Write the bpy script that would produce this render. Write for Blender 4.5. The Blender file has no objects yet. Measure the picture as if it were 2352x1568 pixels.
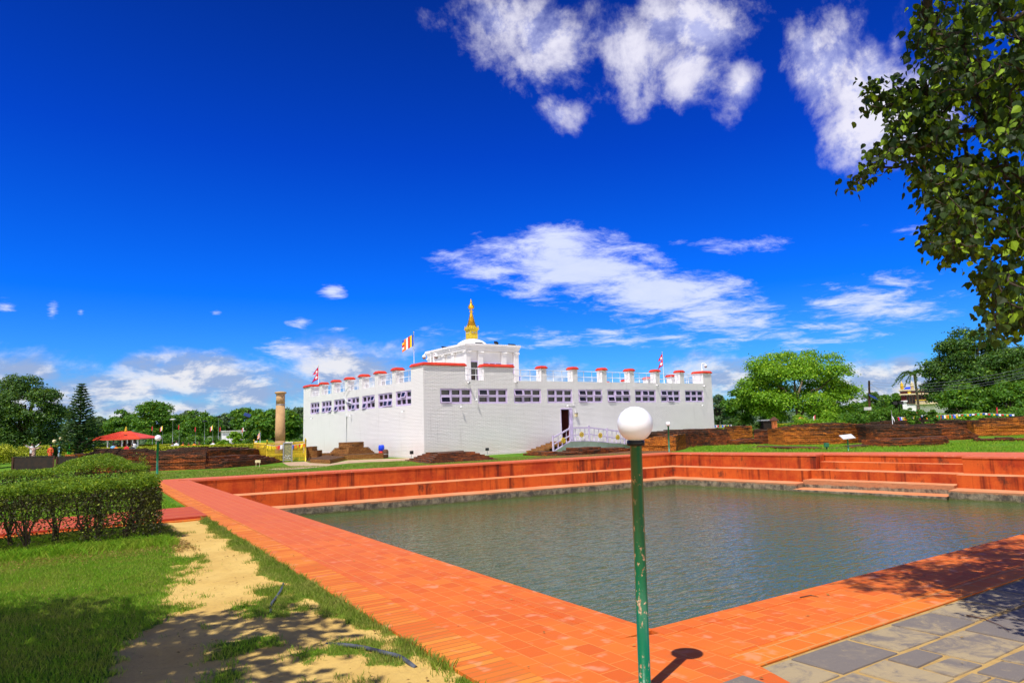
import bpy, math, random
import numpy as np
from mathutils import noise as mn, Vector
random.seed(7); rng=np.random.default_rng(7)
scene=bpy.context.scene; COL=scene.collection
R=math.radians
# ------------------------------------------------------------------ camera
HC=1.75; FPX=1568.0; HEAD,PITCH,ROLL=35.0,7.0,1.7
def _basis():
    h,p,r=R(HEAD),R(PITCH),R(ROLL)
    fh=np.array([math.sin(h),math.cos(h),0]); rt=np.array([math.cos(h),-math.sin(h),0]); up=np.array([0,0,1.])
    fw=fh*math.cos(p)+up*math.sin(p); u2=up*math.cos(p)-fh*math.sin(p)
    return rt*math.cos(r)-u2*math.sin(r), u2*math.cos(r)+rt*math.sin(r), fw, fh
CR,CU,CF,CH=_basis()
def ray(x,y):
    return CF+CR*(x-1176.)/FPX+CU*(784.-y)/FPX
def onz(x,y,z=0.):
    v=ray(x,y); t=(z-HC)/v[2]; return np.array([v[0]*t,v[1]*t,z])
def at(x,y,dep):                      # point seen at photo position (x,y), dep metres ahead on the ground
    v=ray(x,y); t=dep/float(v@CH); return np.array([v[0]*t,v[1]*t,HC+v[2]*t])
def onY(x,y,Y):
    v=ray(x,y); t=Y/v[1]; return np.array([v[0]*t,Y,HC+v[2]*t])
def onX(x,y,X):
    v=ray(x,y); t=X/v[0]; return np.array([X,v[1]*t,HC+v[2]*t])
cd=bpy.data.cameras.new('camera'); cam=bpy.data.objects.new('camera',cd); COL.objects.link(cam)
cd.sensor_width=36; cd.lens=FPX/2352*36; cd.clip_start=.05; cd.clip_end=5000
from mathutils import Matrix
M=Matrix(((CR[0],CU[0],-CF[0],0),(CR[1],CU[1],-CF[1],0),(CR[2],CU[2],-CF[2],HC),(0,0,0,1)))
cam.matrix_world=M; scene.camera=cam
# ------------------------------------------------------------------ materials
MATS={}
class NT:
    def __init__(s,nt): s.nt=nt
    def n(s,t,**k):
        o=s.nt.nodes.new(t)
        for a,v in k.items():
            if a=='inp':
                for i,x in v.items():
                    if hasattr(x,'default_value') or isinstance(x,bpy.types.NodeSocket): s.nt.links.new(x,o.inputs[i])
                    else: o.inputs[i].default_value=x
            else: setattr(o,a,v)
        return o
    def link(s,a,b): s.nt.links.new(a,b)
    def math(s,op,a,b=None,c=None,clamp=False):
        d={0:a}
        if b is not None: d[1]=b
        if c is not None: d[2]=c
        o=s.n('ShaderNodeMath',operation=op,inp=d); o.use_clamp=clamp; return o.outputs[0]
    def mix(s,f,a,b,bt='MIX'):
        o=s.n('ShaderNodeMix',data_type='RGBA',blend_type=bt)
        for i,x in ((0,f),(6,a),(7,b)):
            if isinstance(x,bpy.types.NodeSocket): s.link(x,o.inputs[i])
            elif i and len(x)==3: o.inputs[i].default_value=(*x,1)
            else: o.inputs[i].default_value=x
        return o.outputs[2]
    def ramp(s,f,a,b,smooth=True):    # 0..1 between a and b
        o=s.n('ShaderNodeMapRange',inp={0:f,1:a,2:b,3:0.,4:1.})
        if smooth: o.interpolation_type='SMOOTHSTEP'
        return o.outputs[0]
    def noise(s,vec,scale,detail=4,rough=.55,dist=0.,typ='FBM'):
        o=s.n('ShaderNodeTexNoise',inp={'Scale':scale,'Detail':detail,'Roughness':rough,'Distortion':dist})
        s.link(vec,o.inputs['Vector']); return o.outputs[0]
    def scalev(s,vec,sc):
        o=s.n('ShaderNodeMapping'); s.link(vec,o.inputs[0]); o.inputs[3].default_value=sc; return o.outputs[0]
def newmat(name):
    m=bpy.data.materials.new(name); m.use_nodes=True; m.node_tree.nodes.clear()
    k=NT(m.node_tree); out=k.n('ShaderNodeOutputMaterial'); b=k.n('ShaderNodeBsdfPrincipled')
    k.link(b.outputs[0],out.inputs[0]); MATS[name]=m
    return m,k,b,out
def setc(k,sock,c):
    if isinstance(c,bpy.types.NodeSocket): k.link(c,sock)
    else: sock.default_value=(*c,1)
def mat(name,c1,c2=None,scale=6,rough=.7,bump=0,bscale=None,metal=0,spec=.3,lo=.35,hi=.65,trans=0):
    m,k,b,out=newmat(name)
    geo=k.n('ShaderNodeNewGeometry'); pos=geo.outputs['Position']
    if c2 is not None:
        f=k.ramp(k.noise(pos,scale,5),lo,hi); setc(k,b.inputs['Base Color'],k.mix(f,c1,c2))
    else: setc(k,b.inputs['Base Color'],c1)
    b.inputs['Roughness'].default_value=rough; b.inputs['Metallic'].default_value=metal
    b.inputs['Specular IOR Level'].default_value=spec
    if bump:
        bp=k.n('ShaderNodeBump',inp={'Strength':1.,'Distance':bump}); k.link(k.noise(pos,bscale or scale*3,6),bp.inputs['Height']); k.link(bp.outputs[0],b.inputs['Normal'])
    return m
def wallvec(k):                       # (along, height) on upright faces, (x,y) on level ones
    geo=k.n('ShaderNodeNewGeometry'); sp=k.n('ShaderNodeSeparateXYZ'); k.link(geo.outputs['Position'],sp.inputs[0])
    sn=k.n('ShaderNodeSeparateXYZ'); k.link(geo.outputs['True Normal'],sn.inputs[0])
    fx=k.math('GREATER_THAN',k.math('ABSOLUTE',sn.outputs[0]),k.math('ABSOLUTE',sn.outputs[1]))
    up=k.math('GREATER_THAN',k.math('ABSOLUTE',sn.outputs[2]),.7)
    mx=k.n('ShaderNodeMix',data_type='FLOAT'); k.link(fx,mx.inputs[0]); k.link(sp.outputs[0],mx.inputs[2]); k.link(sp.outputs[1],mx.inputs[3])
    cw=k.n('ShaderNodeCombineXYZ'); k.link(mx.outputs[0],cw.inputs[0]); k.link(sp.outputs[2],cw.inputs[1])
    cu=k.n('ShaderNodeCombineXYZ'); k.link(sp.outputs[0],cu.inputs[0]); k.link(sp.outputs[1],cu.inputs[1])
    mv=k.n('ShaderNodeMix',data_type='VECTOR'); k.link(up,mv.inputs[0]); k.link(cw.outputs[0],mv.inputs[4]); k.link(cu.outputs[0],mv.inputs[5])
    return mv.outputs[1],geo.outputs['Position'],up,sp.outputs[2]
def warp(k,vec,pos,scale,amt):
    n=k.n('ShaderNodeTexNoise',inp={'Scale':scale,'Detail':3.}); k.link(pos,n.inputs['Vector'])
    s=k.n('ShaderNodeVectorMath',operation='SUBTRACT'); k.link(n.outputs['Color'],s.inputs[0]); s.inputs[1].default_value=(.5,.5,.5)
    a=k.n('ShaderNodeVectorMath',operation='MULTIPLY_ADD'); k.link(s.outputs[0],a.inputs[0]); a.inputs[1].default_value=(amt,amt,amt); k.link(vec,a.inputs[2])
    return a.outputs[0]
def brick(k,vec,w,h,mortar,off=.5,smooth=.1,c1=(0,0,0),c2=(1,1,1),cm=(.5,.5,.5)):
    o=k.n('ShaderNodeTexBrick',offset=off,inp={'Scale':1.,'Mortar Size':mortar,'Mortar Smooth':smooth,'Bias':0.,'Brick Width':w,'Row Height':h})
    k.link(vec,o.inputs['Vector']); o.inputs['Color1'].default_value=(*c1,1); o.inputs['Color2'].default_value=(*c2,1); o.inputs['Mortar'].default_value=(*cm,1)
    return o.outputs[0],o.outputs[1]
def mk_white_brick():
    m,k,b,o=newmat('white_brick'); v,pos,up,z=wallvec(k)
    v=warp(k,v,pos,1.6,.05); c,f=brick(k,v,.3,.085,.014,smooth=.6)
    lum=k.noise(pos,.7,4); d=k.ramp(k.noise(k.scalev(v,(2.2,.22,1)),1.3,6,.68),.55,.78)
    col=k.mix(lum,(.90,.87,.845),(.85,.82,.79)); col=k.mix(k.math('MULTIPLY',d,.42),col,(.52,.48,.44))
    low=k.math('SUBTRACT',1.,k.ramp(z,.0,1.3)); col=k.mix(k.math('MULTIPLY',low,k.math('MULTIPLY',k.noise(pos,1.1,5),.55)),col,(.75,.50,.38))
    col=k.mix(k.math('MULTIPLY',f,.35),col,(.50,.47,.46))
    setc(k,b.inputs['Base Color'],col); b.inputs['Roughness'].default_value=.75; b.inputs['Specular IOR Level'].default_value=.2
    h=k.math('ADD',k.math('MULTIPLY',f,-1.),k.math('MULTIPLY',k.noise(k.scalev(pos,(1,1,2.4)),7,5,.7),1.6))
    bp=k.n('ShaderNodeBump',inp={'Strength':1.,'Distance':.024}); k.link(h,bp.inputs['Height']); k.link(bp.outputs[0],b.inputs['Normal'])
mk_white_brick()
def mk_ruin(name,lite,mid,dark,darkness):
    m,k,b,o=newmat(name); v,pos,up,z=wallvec(k); v=warp(k,v,pos,2.5,.05)
    c,f=brick(k,v,.22,.070,.009,smooth=.4)
    base=k.mix(c,lite,mid)
    base=k.mix(k.ramp(k.noise(pos,9,3),.35,.7),base,mid)
    g=k.ramp(k.math('ADD',k.math('ADD',k.math('MULTIPLY',k.noise(k.scalev(v,(1.,4.2,1)),1.5,9,.78),.75),k.math('MULTIPLY',k.noise(pos,.45,3),.25)),k.math('MULTIPLY',k.ramp(z,.3,1.3),.10)),darkness-.10,darkness+.07)
    g=k.math('MAXIMUM',g,k.math('MULTIPLY',up,.75))
    base=k.mix(g,base,dark); base=k.mix(k.math('MULTIPLY',up,k.noise(pos,2.5,5)),base,(.17,.105,.07)); base=k.mix(k.math('MULTIPLY',f,.8),base,(.03,.018,.012))
    setc(k,b.inputs['Base Color'],base); b.inputs['Roughness'].default_value=.9; b.inputs['Specular IOR Level'].default_value=.15
    h=k.math('ADD',k.math('MULTIPLY',f,-1.),k.noise(pos,12,5,.7))
    bp=k.n('ShaderNodeBump',inp={'Strength':.9,'Distance':.06}); k.link(h,bp.inputs['Height']); k.link(bp.outputs[0],b.inputs['Normal'])
mk_ruin('ruin_dark',(.58,.15,.03),(.30,.07,.02),(.060,.036,.023),.52)
mk_ruin('ruin_orange',(.78,.26,.03),(.52,.14,.02),(.065,.036,.021),.57)
mk_ruin('ruin_yellow',(.50,.25,.07),(.36,.14,.04),(.07,.04,.025),.60)
def mk_terracotta(name,a,b_,c_,streak,grime):
    m,k,b,o=newmat(name); v,pos,up,z=wallvec(k)
    s=k.ramp(k.math('ADD',k.noise(k.scalev(v,(1.9,.05,1)),1.6,6,.62),k.math('MULTIPLY',k.math('SUBTRACT',k.noise(pos,.5,4),.5),.5)),.50,.66); s=k.math('MULTIPLY',s,k.math('SUBTRACT',1.,up))
    patch=k.ramp(k.math('ADD',k.noise(pos,.7,6,.7),k.math('MULTIPLY',k.noise(k.scalev(v,(3,.12,1)),2.,4),.14)),.42,.78)
    col=k.mix(patch,a,b_); col=k.mix(k.math('MULTIPLY',s,streak),col,c_)
    gr=k.ramp(k.noise(k.scalev(pos,(1,1,.5)),1.5,8,.75),.545,.70); col=k.mix(k.math('MULTIPLY',gr,grime),col,(.05,.02,.012))
    setc(k,b.inputs['Base Color'],col); b.inputs['Roughness'].default_value=.8; b.inputs['Specular IOR Level'].default_value=.2
    bp=k.n('ShaderNodeBump',inp={'Strength':.6,'Distance':.015}); k.link(k.noise(pos,14,6,.7),bp.inputs['Height']); k.link(bp.outputs[0],b.inputs['Normal'])
mk_terracotta('pool_render',(.54,.100,.014),(.32,.032,.007),(.12,.014,.005),.85,.85)
def mk_ledge():
    m,k,b,o=newmat('ledge_top'); v,pos,up,z=wallvec(k)
    col=k.mix(k.ramp(k.noise(pos,.8,5),.35,.7),(.66,.22,.075),(.58,.29,.13)); col=k.mix(k.math('MULTIPLY',k.ramp(k.noise(pos,3.,6,.7),.55,.75),.5),col,(.35,.12,.05))
    setc(k,b.inputs['Base Color'],col); b.inputs['Roughness'].default_value=.8
mk_ledge()
def mk_lowconc():
    m,k,b,o=newmat('mossy_concrete'); v,pos,up,z=wallvec(k)
    zz=k.math('ADD',z,k.math('MULTIPLY',k.math('SUBTRACT',k.noise(pos,2.,6,.7),.5),.25))
    n=k.ramp(k.noise(k.scalev(pos,(1,1,.6)),3.5,7,.75),.38,.62)
    col=k.mix(n,(.30,.24,.15),(.075,.06,.042))
    col=k.mix(k.ramp(zz,-1.24,-1.16),col,(.45,.19,.08)); col=k.mix(k.math('SUBTRACT',1.,k.ramp(zz,-1.48,-1.37)),col,(.11,.11,.03))
    setc(k,b.inputs['Base Color'],col); b.inputs['Roughness'].default_value=.9
    bp=k.n('ShaderNodeBump',inp={'Strength':1.,'Distance':.06}); k.link(k.noise(pos,7,7,.75),bp.inputs['Height']); k.link(bp.outputs[0],b.inputs['Normal'])
mk_lowconc()
def mk_tiles(name,w,h,rot,c1,c2,cm,off=.5,mortar=.006,blot=(.72,.34,.20),worn=.4,pink=None,warpa=.012):
    m,k,b,o=newmat(name); geo=k.n('ShaderNodeNewGeometry'); pos=geo.outputs['Position']
    mp=k.n('ShaderNodeMapping'); k.link(pos,mp.inputs[0]); mp.inputs[2].default_value=(0,0,rot)
    v=warp(k,mp.outputs[0],pos,1.2,warpa)
    c,f=brick(k,v,w,h,mortar,off,smooth=.3)
    t=k.noise(pos,.8,4); col=k.mix(c,c1,c2)
    col=k.mix(k.math('MULTIPLY',k.ramp(t,.4,.7),.6),col,c2)
    spot=k.ramp(k.noise(pos,5.5,3,.45),.58,.72); col=k.mix(k.math('MULTIPLY',spot,worn),col,blot)
    dirt=k.ramp(k.noise(pos,2.3,7,.72),.52,.78); col=k.mix(k.math('MULTIPLY',dirt,.45),col,(.36,.12,.045))
    if pink:
        sp=k.n('ShaderNodeSeparateXYZ'); k.link(pos,sp.inputs[0])
        f2=k.ramp(k.math('ADD',sp.outputs[1],k.math('MULTIPLY',t,8.)),8,22); col=k.mix(k.math('MULTIPLY',f2,.8),col,pink)
    col=k.mix(k.math('MULTIPLY',f,.42),col,cm)
    setc(k,b.inputs['Base Color'],col); b.inputs['Roughness'].default_value=.7; b.inputs['Specular IOR Level'].default_value=.12
    hh=k.math('ADD',k.math('MULTIPLY',f,-1.),k.math('MULTIPLY',k.noise(pos,9,6,.7),.7))
    bp=k.n('ShaderNodeBump',inp={'Strength':.6,'Distance':.008}); k.link(hh,bp.inputs['Height']); k.link(bp.outputs[0],b.inputs['Normal'])
mk_tiles('walk_tiles',.23,.19,R(91.6),(.70,.168,.024),(.58,.110,.018),(.66,.30,.08),pink=(.55,.115,.055),mortar=.007,worn=.5)
mk_tiles('walk_tiles_cross',.23,.19,R(92),(.71,.175,.024),(.60,.118,.018),(.66,.31,.08),mortar=.007,worn=.5)
mk_tiles('soldier_bricks',.60,.085,R(1.6),(.74,.25,.035),(.58,.12,.020),(.25,.11,.03),off=.0,mortar=.010,warpa=.03)
mk_tiles('edge_bricks',.26,.20,R(2),(.72,.20,.022),(.62,.135,.016),(.46,.33,.12),off=.5,mortar=.012)
mk_tiles('path_tiles',.9,.33,R(1.6),(.42,.055,.03),(.48,.09,.03),(.62,.30,.14),off=.0,mortar=.012,blot=(.5,.2,.12))
mk_tiles('coping_tiles',.6,.3,R(0),(.62,.15,.07),(.58,.13,.06),(.45,.15,.08),off=.5,mortar=.005)
# foliage: diffuse + translucent, colour varies per leaf
def leafmat(name,c1,c2,c3=None,tr=.35,rough=.5,dry=None,b0=.86,b1=.97):
    m,k,b,out=newmat(name)
    at_=k.n('ShaderNodeAttribute',attribute_name='rnd'); geo=k.n('ShaderNodeNewGeometry')
    col=k.mix(at_.outputs['Fac'],c1,c2)
    if c3: col=k.mix(k.ramp(at_.outputs['Fac'],b0,b1),col,c3)
    if dry: col=k.mix(k.math('MULTIPLY',k.ramp(k.noise(geo.outputs['Position'],.9,6,.7),.44,.64),.7),col,dry)
    setc(k,b.inputs['Base Color'],col); b.inputs['Roughness'].default_value=rough; b.inputs['Specular IOR Level'].default_value=.35
    t=k.n('ShaderNodeBsdfTranslucent'); k.link(k.mix(.5,col,(.35,.45,.02),'MIX'),t.inputs[0])
    ms=k.n('ShaderNodeMixShader'); ms.inputs[0].default_value=tr; k.link(b.outputs[0],ms.inputs[1]); k.link(t.outputs[0],ms.inputs[2]); k.link(ms.outputs[0],out.inputs[0])
leafmat('leaf_dark',(.015,.055,.004),(.06,.15,.010),(.16,.28,.02),.25,.5)
leafmat('leaf_mid',(.03,.11,.005),(.10,.25,.010),(.22,.38,.02))
leafmat('leaf_bright',(.10,.26,.006),(.24,.46,.012),(.42,.60,.03),.4)
leafmat('leaf_blue',(.02,.07,.02),(.05,.12,.04),(.09,.16,.05),.2)
leafmat('leaf_haze',(.05,.10,.04),(.09,.16,.05),(.12,.18,.07),.2)
leafmat('leaf_yellow',(.30,.33,.010),(.45,.48,.02),(.55,.55,.05),.3)
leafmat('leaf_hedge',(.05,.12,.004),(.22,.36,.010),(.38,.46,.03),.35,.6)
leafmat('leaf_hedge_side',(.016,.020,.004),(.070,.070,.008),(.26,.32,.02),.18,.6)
leafmat('leaf_bodhi',(.006,.020,.002),(.030,.085,.004),(.30,.46,.012),.38,.6,b0=.72,b1=.88)
leafmat('grass_blade',(.11,.29,.006),(.25,.48,.012),(.36,.44,.04),.35,.7,dry=(.30,.34,.03))
leafmat('grass_dry',(.12,.21,.012),(.26,.34,.03),(.42,.36,.10),.3,.7,dry=(.36,.33,.08))
leafmat('dry_litter',(.22,.12,.03),(.36,.22,.06),(.45,.35,.10),.2,.7)
mat('bark',(.10,.07,.045),(.04,.03,.02),9,.9,.02)
mat('bark_pale',(.22,.17,.10),(.09,.07,.04),9,.9,.02)
mat('white_paint',(.80,.79,.80),(.72,.70,.71),1.2,.55)
mat('tower_paint',(.76,.73,.69),(.68,.65,.61),.9,.7,.004,20)
mat('dome_white',(.88,.88,.88),(.84,.84,.84),1,.5)
mat('red_cap',(.62,.050,.022),(.50,.035,.016),2,.6)
mat('lilac_paint',(.60,.50,.70),(.54,.44,.64),3,.5)
mat('glass_dark',(.010,.010,.013),(.035,.030,.022),2.3,.10,spec=.3,lo=.45,hi=.6)
mat('dark_interior',(.02,.014,.012),None,rough=.9)
mat('rail_white',(.80,.80,.83),None,rough=.4)
mat('gold',(.80,.48,.04),(.66,.36,.02),4,.3,metal=.75)
mat('gold_paint',(.72,.52,.03),(.60,.38,.02),6,.45,metal=.2)
mat('grey_render',(.50,.55,.48),(.40,.44,.38),1.5,.8,.004)
mat('sandstone',(.42,.25,.11),(.50,.31,.14),2.2,.8,.006)
mat('sandstone_dark',(.30,.18,.08),(.40,.24,.11),2.2,.8,.006)
mat('green_metal',(.008,.16,.075),(.006,.12,.055),5,.3,spec=.5)
mat('black_plastic',(.012,.012,.013),None,rough=.4)
mat('dark_steel',(.015,.010,.008),(.03,.016,.010),4,.6)
mat('grey_metal',(.35,.36,.38),None,rough=.4,metal=.4)
mat('white_plastic',(.8,.8,.8),None,rough=.35,spec=.4)
mat('blue_plastic',(.01,.06,.70),None,rough=.4)
mat('red_plastic',(.70,.03,.02),None,rough=.4)
mat('red_roof',(.75,.10,.035),(.65,.07,.03),3,.5)
mat('maroon',(.12,.02,.018),(.09,.015,.012),3,.8)
mat('cream',(.72,.60,.36),(.62,.50,.28),3,.7)
mat('blue_roof',(.01,.06,.65),None,rough=.5)
mat('yellow_paint',(.80,.50,.02),None,rough=.5)
mat('orange_plaster',(.70,.20,.05),(.5,.12,.04),5,.8)
mat('wood_dark',(.08,.035,.02),(.12,.05,.03),8,.7)
mat('solar_blue',(.03,.05,.14),None,rough=.15,spec=.6)
mat('skin',(.30,.15,.085),None,rough=.6)
mat('hair',(.012,.010,.010),None,rough=.5)
for n_,c_ in dict(cloth_white=(.75,.74,.76),cloth_red=(.62,.03,.03),cloth_orange=(.80,.22,.02),cloth_green=(.08,.60,.04),cloth_dark=(.03,.03,.035),cloth_blue=(.22,.50,.80),cloth_pattern=(.30,.16,.14),cloth_khaki=(.35,.36,.42),cloth_yellow=(.85,.60,.02),flag_blue=(.02,.10,.60),flag_crimson=(.60,.01,.03),flag_white=(.8,.8,.8),flag_green=(.02,.40,.10),flag_orange=(.85,.20,.02)).items():
    mat(n_,c_,None,rough=.8)
mat('saree_print',(.62,.40,.33),(.10,.05,.05),14,.8,lo=.45,hi=.55)
mat('saree_red',(.62,.05,.03),(.75,.25,.04),9,.8,lo=.5,hi=.58)
mat('hose_black',(.02,.022,.03),(.10,.11,.13),7,.45)
mat('stone_white',(.55,.55,.52),(.45,.44,.42),2,.8)
# ------------------------------------------------------------------ objects
ORG={}
def tag(o,label=None,cat=None,group=None,kind=None):
    if label: o['label']=label
    if cat: o['category']=cat
    if group: o['group']=group
    if kind: o['kind']=kind
    return o
def thing(name,label,cat,loc=(0,0,0),group=None):
    o=bpy.data.objects.new(name,None); COL.objects.link(o); o.location=[float(a) for a in loc]; o.empty_display_size=.2
    ORG[o.name]=np.array([float(a) for a in loc]); return tag(o,label,cat,group)
def root(o):
    while o.parent: o=o.parent
    return o
def link(name,me,m,parent=None):
    o=bpy.data.objects.new(name,me)
    if m: me.materials.append(MATS[m] if isinstance(m,str) else m)
    COL.objects.link(o)
    if parent is not None: o.parent=parent
    return o
def npmesh(name,V,F,m,parent=None,rnd=None,smooth=False,world=True):
    V=np.asarray(V,dtype=np.float64); F=np.asarray(F,dtype=np.int32)
    if parent is not None and world: V=V-ORG.get(root(parent).name,np.zeros(3))
    me=bpy.data.meshes.new(name); n=F.shape[1]
    me.vertices.add(len(V)); me.vertices.foreach_set('co',V.astype(np.float32).ravel())
    me.loops.add(F.size); me.loops.foreach_set('vertex_index',F.ravel())
    me.polygons.add(len(F)); me.polygons.foreach_set('loop_start',np.arange(0,F.size,n,dtype=np.int32))
    me.update(calc_edges=True)
    if rnd is not None:
        a=me.attributes.new('rnd','FLOAT','FACE'); a.data.foreach_set('value',np.asarray(rnd,dtype=np.float32))
    me.polygons.foreach_set('use_smooth',np.full(len(F),bool(smooth)))
    me.validate()
    return link(name,me,m,parent)
class MB:
    def __init__(s): s.v=[]; s.f=[]; s.sm=[]
    def add(s,vs,fs,smooth=False):
        b=len(s.v); s.v+= [tuple(float(c) for c in p) for p in vs]; s.f+=[tuple(b+i for i in f) for f in fs]; s.sm+=[smooth]*len(fs); return s
    def box(s,x0,y0,z0,x1,y1,z1):
        return s.add([(x0,y0,z0),(x1,y0,z0),(x1,y1,z0),(x0,y1,z0),(x0,y0,z1),(x1,y0,z1),(x1,y1,z1),(x0,y1,z1)],[(0,3,2,1),(4,5,6,7),(0,1,5,4),(1,2,6,5),(2,3,7,6),(3,0,4,7)])
    def obox(s,c,ax,ay,az):          # centre and three half-axis vectors
        c,ax,ay,az=[np.array(q,float) for q in (c,ax,ay,az)]
        vs=[c+a*ax+b*ay+d*az for d in(-1,1) for a,b in((-1,-1),(1,-1),(1,1),(-1,1))]
        return s.add(vs,[(0,3,2,1),(4,5,6,7),(0,1,5,4),(1,2,6,5),(2,3,7,6),(3,0,4,7)])
    def bar(s,a,b,w,h=None):
        a=np.array(a,float); b=np.array(b,float); d=b-a; L=np.linalg.norm(d); d/=L
        up=np.array([0,0,1.]) if abs(d[2])<.95 else np.array([0,1.,0]); sx=np.cross(d,up); sx/=np.linalg.norm(sx); uy=np.cross(sx,d)
        return s.obox((a+b)/2,d*L/2,sx*w/2,uy*(h or w)/2)
    def tube(s,pts,rad,n=8,cap=True):
        pts=[np.array(p,float) for p in pts]; rad=[rad]*len(pts) if not hasattr(rad,'__len__') else rad
        vs=[];fs=[]; ref=None
        for i,p in enumerate(pts):
            d=(pts[min(i+1,len(pts)-1)]-pts[max(i-1,0)]); d=d/(np.linalg.norm(d)+1e-9)
            if ref is None: ref=np.array([1.,0,0]) if abs(d[0])<.8 else np.array([0,1.,0])
            a=np.cross(d,ref); a/=np.linalg.norm(a)+1e-9; b=np.cross(d,a); ref=np.cross(a,d)*1.0
            for j in range(n):
                t=2*math.pi*j/n; vs.append(p+rad[i]*(a*math.cos(t)+b*math.sin(t)))
        for i in range(len(pts)-1):
            for j in range(n): fs.append((i*n+j,i*n+(j+1)%n,(i+1)*n+(j+1)%n,(i+1)*n+j))
        if cap: fs.append(tuple(range(n))); fs.append(tuple((len(pts)-1)*n+j for j in reversed(range(n))))
        return s.add(vs,fs,True)
    def lathe(s,c,prof,n=16,smooth=True,rot=0):
        vs=[];fs=[]
        for r,z in prof:
            for j in range(n):
                t=2*math.pi*j/n+rot; vs.append((c[0]+r*math.cos(t),c[1]+r*math.sin(t),c[2]+z))
        for i in range(len(prof)-1):
            for j in range(n): fs.append((i*n+j,i*n+(j+1)%n,(i+1)*n+(j+1)%n,(i+1)*n+j))
        fs.append(tuple(reversed(range(n)))); fs.append(tuple((len(prof)-1)*n+j for j in range(n)))
        return s.add(vs,fs,smooth)
    def ball(s,c,r,n=14,sz=1.):
        pr=[(r*math.sin(math.pi*i/(n)), -r*sz*math.cos(math.pi*i/n)) for i in range(1,n)]
        return s.lathe(c,pr,n*2)
    def build(s,name,m,parent=None,bevel=0):
        o=ORG.get(root(parent).name,np.zeros(3)) if parent is not None else np.zeros(3)
        me=bpy.data.meshes.new(name); me.from_pydata([tuple(np.array(p)-o) for p in s.v],[],s.f)
        me.polygons.foreach_set('use_smooth',s.sm); me.update()
        ob=link(name,me,m,parent)
        if bevel:
            bv=ob.modifiers.new('bevel','BEVEL'); bv.width=bevel; bv.segments=2; bv.limit_method='ANGLE'
        return ob
def copy_tree(o,parent=None):
    c=o.copy(); COL.objects.link(c); c.parent=parent
    for ch in [q for q in bpy.data.objects if q.parent==o]: copy_tree(ch,c)
    return c
def struct(o): o['kind']='structure'; return o
# ------------------------------------------------------------------ ground
def sst(a,b,x): t=min(1,max(0,(x-a)/(b-a))); return t*t*(3-2*t)
def tz(x,y): return -.05-.45*sst(3.,-4.,x)*sst(32.,46.,y)
Q=[np.array(p) for p in ((4.35,4.29),(5.04,29.6),(28.5,25.9),(31.45,3.35))]     # pool rim: near left, far left, far right, near right
_o=np.array((.99,.13))*.87; QT=[Q[0],Q[1],Q[2]+_o,Q[3]+_o]
def bil(s,t): return QT[0]*(1-s)*(1-t)+QT[3]*s*(1-t)+QT[1]*(1-s)*t+QT[2]*s*t
X0,X1,Y0,Y1=4.7,30.,4.,28.
xs=sorted(set(list(np.linspace(X0,X1,30))+[-1200,-600,-300,-150,-90,-60]+list(np.arange(-45,X0-.3,1.5))+list(np.arange(X1+1,70,3))+[90,120,200,350,700,1500]))
ys=sorted(set(list(np.linspace(Y0,Y1,28))+[-300,-100,-50,-25,-12,-6,-3,0,2]+list(np.arange(Y1+1,75,2))+[90,120,180,300,600,1200,2000]))
V=[];idx={}
for j,y in enumerate(ys):
    for i,x in enumerate(xs):
        s=(x-X0)/(X1-X0); t=(y-Y0)/(Y1-Y0); sc,tc=min(1,max(0,s)),min(1,max(0,t))
        bx,by=X0+sc*(X1-X0),Y0+tc*(Y1-Y0); d=bil(sc,tc)-np.array((bx,by)); dist=math.hypot(x-bx,y-by); w=1-sst(0,10,dist)
        px_,py_=x+d[0]*w,y+d[1]*w; V.append((px_,py_,tz(px_,py_)+(.03*mn.noise((px_*.3,py_*.3,0)) if dist>3 else 0)))
F=[]
nx=len(xs)
for j in range(len(ys)-1):
    for i in range(nx-1):
        if xs[i]>=X0-1e-6 and xs[i+1]<=X1+1e-6 and ys[j]>=Y0-1e-6 and ys[j+1]<=Y1+1e-6: continue
        F.append((j*nx+i,j*nx+i+1,(j+1)*nx+i+1,(j+1)*nx+i))
def mk_lawn():
    m,k,b,o=newmat('lawn'); geo=k.n('ShaderNodeNewGeometry'); pos=geo.outputs['Position']
    n1=k.ramp(k.noise(pos,.35,6,.65),.38,.62); n2=k.ramp(k.noise(pos,2.2,6,.7),.35,.65)
    col=k.mix(n1,(.085,.21,.010),(.17,.30,.02)); col=k.mix(k.math('MULTIPLY',n2,.6),col,(.06,.15,.010))
    col=k.mix(k.math('MULTIPLY',k.ramp(k.noise(pos,.6,7,.7),.60,.70),.5),col,(.38,.32,.11))
    setc(k,b.inputs['Base Color'],col); b.inputs['Roughness'].default_value=.9; b.inputs['Specular IOR Level'].default_value=.1
    bp=k.n('ShaderNodeBump',inp={'Strength':1.,'Distance':.08}); k.link(k.noise(pos,9,7,.75),bp.inputs['Height']); k.link(bp.outputs[0],b.inputs['Normal'])
mk_lawn()
struct(npmesh('ground',V,F,'lawn'))
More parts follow.
